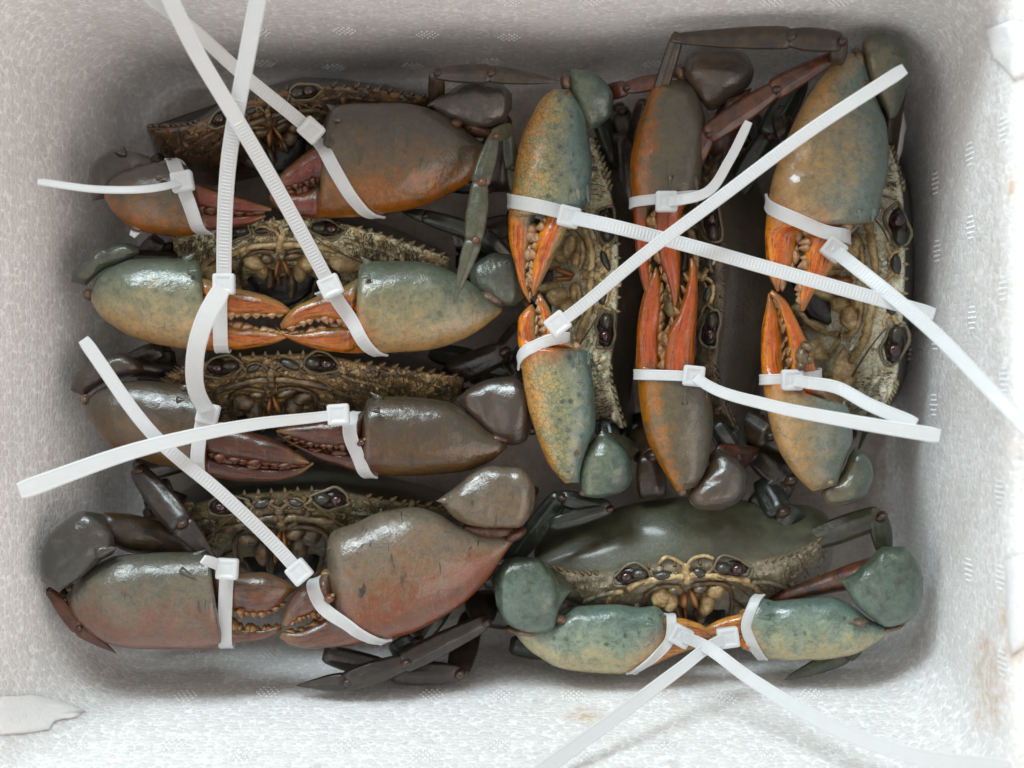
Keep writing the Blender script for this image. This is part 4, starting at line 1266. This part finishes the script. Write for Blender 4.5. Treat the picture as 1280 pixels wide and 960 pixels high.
for q_ in ((1003, 446, 9, 13, 10), (1008, 434, 7, 9, 40), (1000, 458, 6, 7, 0), (1011, 450, 5, 7, 70)):
    ball('shell_scar', Gc, BONED, q_[0], q_[1], 280, q_[2], q_[3], 10, q_[4], 'lump')

# ------------------------------------------------------------------ crab H
Hc = crab_thing(880, 740, 'olive green crab with pale teal spotted claws, lying in the lower right corner')
make_body(Hc, CB_H, (779, 721), (925, 711), (668, 706), (1040, 670), (0, -1), 84, 95, 200, 34, 64, 130, SPINE_T, BONE, BONED, bumps=18, hair=120, seed=8.8, mouth=(0.09, -0.46), arch=0.12)
make_claw(Hc, M_H, [(641, 784, 640, 788), (665, 780, 655, 806), (700, 770, 674, 822), (724, 757, 700, 835), (769, 755, 738, 841), (802, 759, 775, 842), (830, 767, 812, 833),
                    (842, 792, 838, 822), (862, 798, 858, 814), (884, 797, 882, 806)], 6,
          [(828, 770, 832, 800), (850, 772, 848, 800), (872, 778, 868, 802), (892, 790, 890, 797)], (196, 190),
          wrist=[(617, 724, 620, 755), (628, 702, 632, 778), (650, 695, 655, 789), (672, 697, 678, 791), (690, 716, 692, 787), (703, 735, 699, 762), (713, 738, 711, 742)], wz=(214, 214), wk=0.5,
          memb=[(655, 788, 208, 26, 7, 16, -6), (700, 774, 224, 13, 7, 9, -10)], spines=[(808, 764, 828, 768, 5, 12), (806, 780, 824, 782, 4, 36)], seed=16, tooth_mat=TOOTH_O, hinge=(822, 812),
          wmat=M_HW, arm=([(668, 696, 690, 720), (700, 715, 700, 745), (740, 735, 735, 760)], (190, 150), LEG_OL), teeth=6)
make_claw(Hc, M_H, [(1112, 784, 1112, 790), (1090, 775, 1093, 805), (1066, 757, 1068, 818), (1036, 746, 1029, 825), (1001, 748, 987, 826), (967, 751, 958, 823), (936, 754, 936, 814),
                    (922, 792, 926, 808), (905, 798, 908, 805), (890, 800, 892, 804)], 6,
          [(938, 762, 932, 795), (920, 768, 918, 796), (900, 774, 902, 797), (878, 786, 880, 792)], (204, 194),
          wrist=[(1050, 726, 1054, 731), (1068, 716, 1070, 756), (1085, 700, 1088, 773), (1105, 683, 1108, 784), (1129, 683, 1130, 780), (1148, 700, 1148, 764), (1154, 722, 1154, 744)], wz=(216, 222), wk=0.5,
          memb=[(1112, 783, 210, 22, 6, 14, 16), (1074, 778, 236, 11, 6, 8, 0)], spines=[(960, 758, 938, 752, 5, 12), (962, 772, 944, 772, 4, 36)], seed=17, tooth_mat=TOOTH_O, hinge=(934, 806),
          wmat=M_HW, arm=([(1110, 690, 1090, 735), (1060, 705, 1050, 740), (1010, 725, 1000, 750), (960, 745, 960, 760)], (200, 150), LEG_RB), teeth=6)
make_leg(Hc, [(1000, 680, 150, 16), (1098, 646, 190, 15), (1106, 690, 180, 10)], LEG_OL, tip=False)
make_leg(Hc, [(1080, 800, 150, 8), (1058, 818, 170, 12), (980, 850, 188, 10)], LEG_OL)
make_leg(Hc, [(760, 800, 130, 14), (700, 815, 140, 14), (640, 806, 140, 12)], LEG_DG, tip=False)

# extra dark legs, added deep between the crabs to darken the gaps
def filler_legs(crab, x, y, ox, oy, mat, n=3, gap=16, zs=(60, 150), seed=0):
    """x, y = where the legs leave the body; (ox, oy) = outward unit vector"""
    q = random.Random(seed)
    px, py = -oy, ox
    for i in range(n):
        s_ = (i - (n - 1) / 2) * gap
        z = zs[0] + (zs[1] - zs[0]) * i / max(1, n - 1)
        bx, by = x + px * s_ + q.uniform(-5, 5), y + py * s_ + q.uniform(-5, 5)
        r_ = q.uniform(40, 62); t_ = q.uniform(-16, 16)
        kx, ky = bx + ox * r_ + px * t_, by + oy * r_ + py * t_
        ux, uy = kx - ox * q.uniform(20, 46) + px * q.uniform(14, 26), ky - oy * q.uniform(20, 46) + py * q.uniform(14, 26)
        make_leg(crab, [(bx, by, z, 13), (kx, ky, z + 26, 14), (ux, uy, z + 34, 11)], mat, tip=False)


filler_legs(A, 560, 205, 1, 0.2, LEG_BK, 3, 20, (50, 130), 1)
filler_legs(A, 225, 215, -0.9, 0.1, LEG_BK, 2, 14, (50, 110), 2)
filler_legs(B, 575, 330, 1, 0, LEG_DG, 3, 24, (50, 150), 3)
filler_legs(B, 230, 320, -1, 0.2, LEG_BK, 3, 14, (60, 140), 4)
filler_legs(C, 585, 470, 1, 0, LEG_BK, 3, 26, (50, 140), 5)
filler_legs(C, 220, 465, -1, 0, LEG_BK, 3, 18, (60, 150), 6)
filler_legs(Dc, 600, 660, 1, 0.2, LEG_BK, 4, 26, (50, 150), 7)
filler_legs(Dc, 230, 640, -1, -0.2, LEG_BK, 2, 20, (60, 140), 8)
filler_legs(E, 775, 180, 0.1, -1, LEG_BR, 3, 20, (50, 140), 9)
filler_legs(E, 780, 520, 0.1, 1, LEG_DG, 3, 20, (50, 150), 10)
filler_legs(E, 700, 300, -0.8, 0.5, LEG_BK, 3, 40, (40, 90), 15)
filler_legs(E, 690, 480, -0.9, 0.3, LEG_BK, 3, 40, (40, 90), 16)
filler_legs(Fc, 930, 180, 0.2, -1, LEG_BR, 3, 24, (50, 150), 11)
filler_legs(Fc, 945, 520, 0.2, 1, LEG_DG, 3, 24, (50, 150), 12)
filler_legs(Gc, 1060, 170, -0.3, -1, LEG_BR, 3, 24, (50, 130), 13)
filler_legs(Gc, 1050, 520, -0.6, 0.8, LEG_BK, 3, 24, (50, 130), 14)

# ------------------------------------------------------------------ cable ties
TIES = 'white cable ties binding the claws'


def spline3(pts, n=10):
    pp = np.asarray(pts, float)
    if len(pp) == 2: pp = np.vstack([pp[0], (pp[0] + pp[1]) / 2, pp[1]])
    seg = np.linalg.norm(np.diff(pp[:, :2], axis=0), axis=1) + 1
    T = np.concatenate([[0], np.cumsum(seg)])
    t = np.linspace(0, T[-1], max(8, int(T[-1] / 7)))
    return np.stack([crom(T, pp[:, i], t) for i in range(pp.shape[1])], axis=1), t


def strap(path, normals, widths, th, wd=None):
    """flat strap with a rectangular, slightly rounded section along world points"""
    V, F = [], []
    n = len(path)
    sec = [(-1, -0.5), (-0.86, 0.5), (0.86, 0.5), (1, -0.5), (0.86, -1.0), (-0.86, -1.0)]
    sec = [(-1, 0.25), (-0.8, 0.5), (-0.72, 0.3), (0.72, 0.3), (0.8, 0.5), (1, 0.25), (1, -0.3), (0.86, -0.5), (-0.86, -0.5), (-1, -0.3)]
    M = len(sec)
    for i, p in enumerate(path):
        t = (path[min(i + 1, n - 1)] - path[max(i - 1, 0)]).normalized()
        nn = normals[i]; nn = (nn - t * nn.dot(t)).normalized()
        w = t.cross(nn).normalized()
        if wd is not None:
            w = wd[i] if wd[i].dot(w) > 0 else -wd[i]
        for a, b in sec:
            V.append(p + w * (a * widths[i] / 2) + nn * (b * th))
    for i in range(n - 1):
        for j in range(M):
            a, b = i * M + j, i * M + (j + 1) % M
            F.append((a, b, b + M, a + M))
    F.append(tuple(range(M - 1, -1, -1))); F.append(tuple((n - 1) * M + j for j in range(M)))
    return V, F


TIE_NO = [0]


def make_tie(label, head, hang, tail, loop, zc, d, w=19, ridges=None, hz=None, roll=0.0, wend=None, hs=1.0, lw=None, axis=None):
    """head = (x, y) photo pixels; tail = list of (x, y, z); loop = visible edge of the band, first to last point"""
    hz = hz - 5 if hz is not None else zc + d + 4
    root = thing('cable_tie', P(head[0], head[1], hz), label, 'cable tie', TIES)
    # loop round the claw
    d -= 6
    lp = np.asarray(loop, float)
    seg = np.linalg.norm(np.diff(lp, axis=0), axis=1)
    T = np.concatenate([[0], np.cumsum(seg)])
    A0, A1 = lp[0], lp[-1]
    ax2 = np.asarray(axis, float) if axis is not None else (np.array([1.0, 0.0]) if abs(A1[1] - A0[1]) > abs(A1[0] - A0[0]) else np.array([0.0, 1.0]))
    ax2 = ax2 / np.linalg.norm(ax2)
    pr2 = np.array([-ax2[1], ax2[0]])
    if np.dot(A1 - A0, pr2) < 0: pr2 = -pr2
    du, dv = np.dot(A1 - A0, ax2), np.dot(A1 - A0, pr2)
    # bend of the traced band away from a plain helix
    mid = lp[1:-1].mean(axis=0) if len(lp) > 2 else (A0 + A1) / 2
    bow = np.dot(mid - (A0 + A1) / 2, ax2) * 0.6
    axw = Vector((ax2[0], -ax2[1], 0)); prw = Vector((pr2[0], -pr2[1], 0))
    NN = 72
    pts, nor = [], []
    bv = CLAWS[TIE_NO[0]]; TIE_NO[0] += 1
    mid2 = (A0 + A1) / 2
    prof = []
    k_ = K0 * (1 - zc * ZU / H)
    for i in range(NN):
        a = 2 * math.pi * i / NN
        g = a / math.pi if a <= math.pi else 2 - a / math.pi
        q = mid2 + ax2 * (du * (g - 0.5) + (bow * math.sin(a) if a <= math.pi else 0))
        c_ = P(q[0], q[1], zc)
        dv3 = (-prw * math.cos(a) + Vector((0, 0, 1)) * math.sin(a)).normalized()
        hit = bv.ray_cast(c_ + dv3 * 0.06, -dv3, 0.06)
        r_ = (0.06 - hit[3]) if hit[0] is not None else 0.002
        prof.append((-math.cos(a) * r_, math.sin(a) * r_))
    # a tight band follows the convex outline of what it holds
    hp_ = sorted(set(prof))

    def half(seq):
        o_ = []
        for p_ in seq:
            while len(o_) > 1 and (o_[-1][0] - o_[-2][0]) * (p_[1] - o_[-2][1]) - (o_[-1][1] - o_[-2][1]) * (p_[0] - o_[-2][0]) <= 0:
                o_.pop()
            o_.append(p_)
        return o_
    hull = half(hp_)[:-1] + half(hp_[::-1])[:-1]
    for i in range(NN + 1):
        a = 2 * math.pi * i / NN
        g = a / math.pi if a <= math.pi else 2 - a / math.pi
        q = mid2 + ax2 * (du * (g - 0.5) + (bow * math.sin(a) if a <= math.pi else 0))
        dx, dy = -math.cos(a), math.sin(a)
        best = 0.004
        for j in range(len(hull)):
            (x1, y1), (x2, y2) = hull[j], hull[(j + 1) % len(hull)]
            ex, ey = x2 - x1, y2 - y1
            den = dx * ey - dy * ex
            if abs(den) < 1e-12: continue
            tt_ = (x1 * ey - y1 * ex) / den; uu_ = (x1 * dy - y1 * dx) / den
            if tt_ > 0 and -1e-6 <= uu_ <= 1 + 1e-6: best = max(best, tt_)
        dv3 = (prw.normalized() * dx + Vector((0, 0, 1)) * dy)
        pts.append(P(q[0], q[1], zc) + dv3 * (best + 0.0011))
        nor.append(dv3)
    hit = bv.ray_cast(P(head[0], head[1], zc) + Vector((0, 0, 0.08)), Vector((0, 0, -1)), 0.08)
    hz = (hit[0].z / ZU + 9) if hit[0] is not None else hz
    top_z = max(p.z for p in pts) / ZU
    hz = max(hz, top_z + 4) if hit[0] is None else max(hz, top_z - 6)
    wl = (lw or w) * 0.88 * K0 * (1 - (zc + d) * ZU / H)
    v, f = strap(pts, nor, [wl] * len(pts), 0.0012)
    o = link('loop_band', mesh('loop_band', v, f, smooth=False), root, NYLON); recentre(o)
    # tail
    tp = [(head[0], head[1], hz + 1)] + list(tail)
    sp_, t = spline3(tp)
    path = [P(*q) for q in sp_]
    ws = [0.88 * (w + ((wend or w) - w) * i / (len(path) - 1)) * K0 * (1 - sp_[i][2] * ZU / H) for i in range(len(path))]
    nrm = []
    for i in range(len(path)):
        tg = (path[min(i + 1, len(path) - 1)] - path[max(i - 1, 0)]).normalized()
        side = tg.cross(Vector((0, 0, 1))).normalized()
        up = side.cross(tg).normalized()
        rl = math.radians(roll)
        nrm.append(up * math.cos(rl) + side * math.sin(rl))
    # blunt tapered end
    for k, s in ((1, 0.82), (2, 0.95)):
        if wend is None or True: ws[-k] *= s
    v, f = strap(path, nrm, ws, 0.0012)
    o = link('tail', mesh('tail', v, f, smooth=False), root, NYLON); recentre(o)
    if ridges:
        # fine cross ridges moulded into the face of the band
        L = t[-1]
        parts = []
        s = ridges[0] * L
        while s < ridges[1] * L:
            i = min(len(path) - 2, int(np.searchsorted(t, s)))
            i = max(1, i)
            fr = (s - t[i - 1]) / (t[i] - t[i - 1])
            p = path[i - 1].lerp(path[i], fr)
            tg = (path[i] - path[i - 1]).normalized(); nn = nrm[i]; nn = (nn - tg * nn.dot(tg)).normalized()
            wv = tg.cross(nn)
            hw = ws[i] * 0.31; hl = 0.00042
            base = p + nn * 0.0003; top = p + nn * 0.00062
            vs = [base - wv * hw - tg * hl, base + wv * hw - tg * hl, base + wv * hw + tg * hl, base - wv * hw + tg * hl,
                  top - wv * hw - tg * hl * 0.2, top + wv * hw - tg * hl * 0.2, top + wv * hw + tg * hl * 0.6, top - wv * hw + tg * hl * 0.6]
            parts.append((vs, [(4, 5, 6, 7), (0, 1, 5, 4), (1, 2, 6, 5), (2, 3, 7, 6), (3, 0, 4, 7)]))
            s += 4.3
        if parts:
            v, f = join(parts)
            o = link('ridges', mesh('ridges', v, f, smooth=False), root, NYLON); recentre(o)
            o['kind'] = 'stuff'
    # head: bevelled block with a slot and locking tongue
    bm = bmesh.new()
    bmesh.ops.create_cube(bm, size=1.0)
    for vv_ in bm.verts:
        vv_.co.x *= 0.0100 * hs; vv_.co.y *= 0.0096 * hs; vv_.co.z *= 0.0062
    bmesh.ops.bevel(bm, geom=list(bm.edges), offset=0.0014, segments=3, affect='EDGES', profile=0.6)
    top = [f_ for f_ in bm.faces if f_.normal.z > 0.99]
    big = max(top, key=lambda f_: f_.calc_area())
    r = bmesh.ops.inset_region(bm, faces=[big], thickness=0.0016 * hs)
    bmesh.ops.translate(bm, verts=big.verts, vec=(0, 0, -0.0006))
    me = bpy.data.meshes.new('head'); bm.to_mesh(me); bm.free()
    o = link('head', me, root, NYLON, loc=P(head[0], head[1], hz))
    o.rotation_euler = (0, 0, math.radians(hang))
    me2 = bpy.data.meshes.new('locking_tongue')
    bm = bmesh.new(); bmesh.ops.create_cube(bm, size=1.0)
    for vv_ in bm.verts:
        vv_.co.x *= 0.0022; vv_.co.y *= 0.0026; vv_.co.z *= 0.0012
    bmesh.ops.bevel(bm, geom=list(bm.edges), offset=0.0004, segments=1, affect='EDGES')
    bm.to_mesh(me2); bm.free()
    o2 = link('locking_tongue', me2, root, NYLON, loc=P(head[0], head[1], hz + 5))
    o2.rotation_euler = (0, math.radians(12), math.radians(hang))
    return root


make_tie('cable tie on topmost left claw, thin edge on tail reaching left to the wall', (228, 227), 10,
         [(205, 233, 296), (130, 237, 318), (47, 227, 335)], [(214, 204), (232, 238), (246, 266), (258, 285)], 238, 52, w=12, hz=292, lw=20, wend=11, roll=25)
make_tie('cable tie on the big upper left claw, tail running up past the crossing tails', (389, 163), -42,
         [(366, 144, 300), (300, 90, 345), (240, 36, 400), (180, -8, 445)], [(390, 150), (398, 178), (418, 230), (474, 264)], 240, 56, w=19, hz=300, ridges=(0.06, 0.5), wend=19)
make_tie('cable tie on left grey green claw, tail running straight up out of the box', (280, 355), 0,
         [(280, 320, 302), (286, 200, 350), (305, 90, 405), (326, -20, 455)], [(282, 320), (280, 360), (279, 400), (278, 437)], 244, 50, w=21, hz=296, ridges=(0.06, 0.62), wend=25)
make_tie('cable tie on the right grey green claw, ridged tail leaving the box up left', (413, 358), 24,
         [(398, 330, 306), (340, 225, 350), (290, 140, 390), (240, 55, 430), (205, -18, 465)], [(400, 335), (418, 372), (436, 412), (477, 437)], 242, 52, w=20, hz=298, ridges=(0.05, 0.55), wend=24)
make_tie('cable tie with short wide curved tail, on the left purple brown claw', (260, 517), -14,
         [(246, 490, 315), (244, 445, 345), (256, 400, 360), (278, 360, 362)], [(270, 490), (258, 530), (251, 570), (250, 596)], 238, 50, w=24, hz=290, wend=28, lw=20)
make_tie('cable tie on the right purple brown claw, smooth tail reaching lower left to the wall', (423, 518), 4,
         [(400, 521, 300), (320, 530, 330), (180, 560, 365), (24, 614, 395)], [(450, 495), (430, 520), (428, 555), (464, 587)], 240, 52, w=14, hz=296, wend=27, lw=20)
make_tie('cable tie with short stub tail, on the olive grey claw at lower left', (284, 711), -3,
         [(268, 704, 302), (254, 699, 322)], [(290, 690), (288, 725), (286, 770), (283, 806)], 242, 52, w=16, hz=298, wend=16, lw=20)
make_tie('cable tie on the big scratched brown claw, tail slanting up left over the smooth tail', (374, 715), 40,
         [(352, 690, 302), (280, 620, 325), (196, 548, 345), (104, 424, 360)], [(388, 700), (372, 722), (405, 772), (482, 800)], 250, 52, w=19, hz=304, ridges=(0.06, 0.6), wend=19, axis=(-0.93, 0.37))
make_tie('cable tie on the upper teal claw, ridged tail stretching right to the tan crab', (711, 271), -14,
         [(740, 277, 312), (850, 304, 318), (960, 335, 330), (1070, 366, 345), (1168, 393, 355)], [(634, 250), (660, 260), (700, 270), (735, 278)], 250, 50, w=20, hz=304, ridges=(0.06, 0.85), wend=20)
make_tie('cable tie on the lower teal claw, long tail rising up right across three crabs', (697, 405), 38,
         [(715, 392, 308), (800, 322, 335), (900, 247, 365), (1010, 165, 385), (1131, 86, 395)], [(648, 456), (658, 432), (696, 406), (716, 424)], 250, 50, w=17, hz=304, ridges=(0.05, 0.8), wend=19)
make_tie('cable tie with short bent tail, on the upper claw of the dark brown backed crab', (833, 252), 0,
         [(850, 250, 302), (884, 240, 312), (912, 200, 330), (936, 152, 345)], [(783, 255), (815, 254), (850, 250), (876, 244)], 244, 50, w=15, hz=298, wend=13, lw=15)
make_tie('cable tie on the lower claw of the dark brown backed crab, smooth tail pointing right', (867, 470), -6,
         [(885, 482, 308), (960, 506, 345), (1060, 526, 385), (1175, 545, 415)], [(790, 468), (820, 469), (866, 470), (892, 472)], 246, 50, w=15, hz=298, wend=22, lw=15)
make_tie('cable tie on the upper tan claw, tail running down right over the box rim', (1042, 312), -38,
         [(1062, 328, 312), (1110, 366, 350), (1168, 416, 410), (1240, 490, 500), (1295, 548, 540)], [(956, 250), (985, 288), (1040, 312), (1072, 298)], 252, 48, w=20, hz=306, ridges=(0.05, 0.5), wend=22)
make_tie('cable tie on the lower tan claw, bent tail drooping right under the clear wall', (990, 475), 0,
         [(1008, 478, 304), (1045, 484, 322), (1085, 505, 350), (1145, 530, 385)], [(948, 475), (975, 475), (1010, 472), (1042, 466)], 248, 48, w=17, hz=300, wend=20, lw=15)
make_tie('cable tie on the left pale teal claw, tail curving down right across the lower wall', (851, 795), -28,
         [(872, 803, 262), (940, 850, 310), (1040, 908, 385), (1140, 944, 450), (1262, 960, 510)], [(838, 775), (852, 800), (830, 826), (788, 836)], 196, 40, w=17, hz=246, wend=26, lw=14)
make_tie('cable tie on the right pale teal claw, tail slanting down left across the lower wall', (910, 797), 8,
         [(892, 805, 262), (850, 836, 290), (770, 896, 345), (664, 972, 420)], [(950, 745), (912, 778), (918, 804), (954, 818)], 200, 42, w=16, hz=252, wend=24, lw=15)

# ------------------------------------------------------------------ crumbs of foam and a scrap of bag
tag(lump('foam_chip', [(987, 223), (992, 218), (1000, 221), (1000, 227), (992, 229)], 305, 3, FOAMW, None, 2.0, rough=0.3), 'tiny white foam chip stuck on the upper tan claw', 'foam chip')
tag(lump('foam_chip', [(1114, 150), (1128, 128), (1132, 160), (1128, 190), (1118, 215), (1112, 190)], 150, 8, FOAMW, None, 3.0), 'white crumpled bag scrap wedged between the tan crab and the right wall', 'foam chip')  # crumpled scrap of bag, built like the foam chips
tag(lump('foam_chip', [(163, 287), (176, 291), (168, 298), (162, 294)], 232, 3, FOAMW, None, 5.0, rough=0.3), 'small white foam chip beside the topmost left claw', 'foam chip')
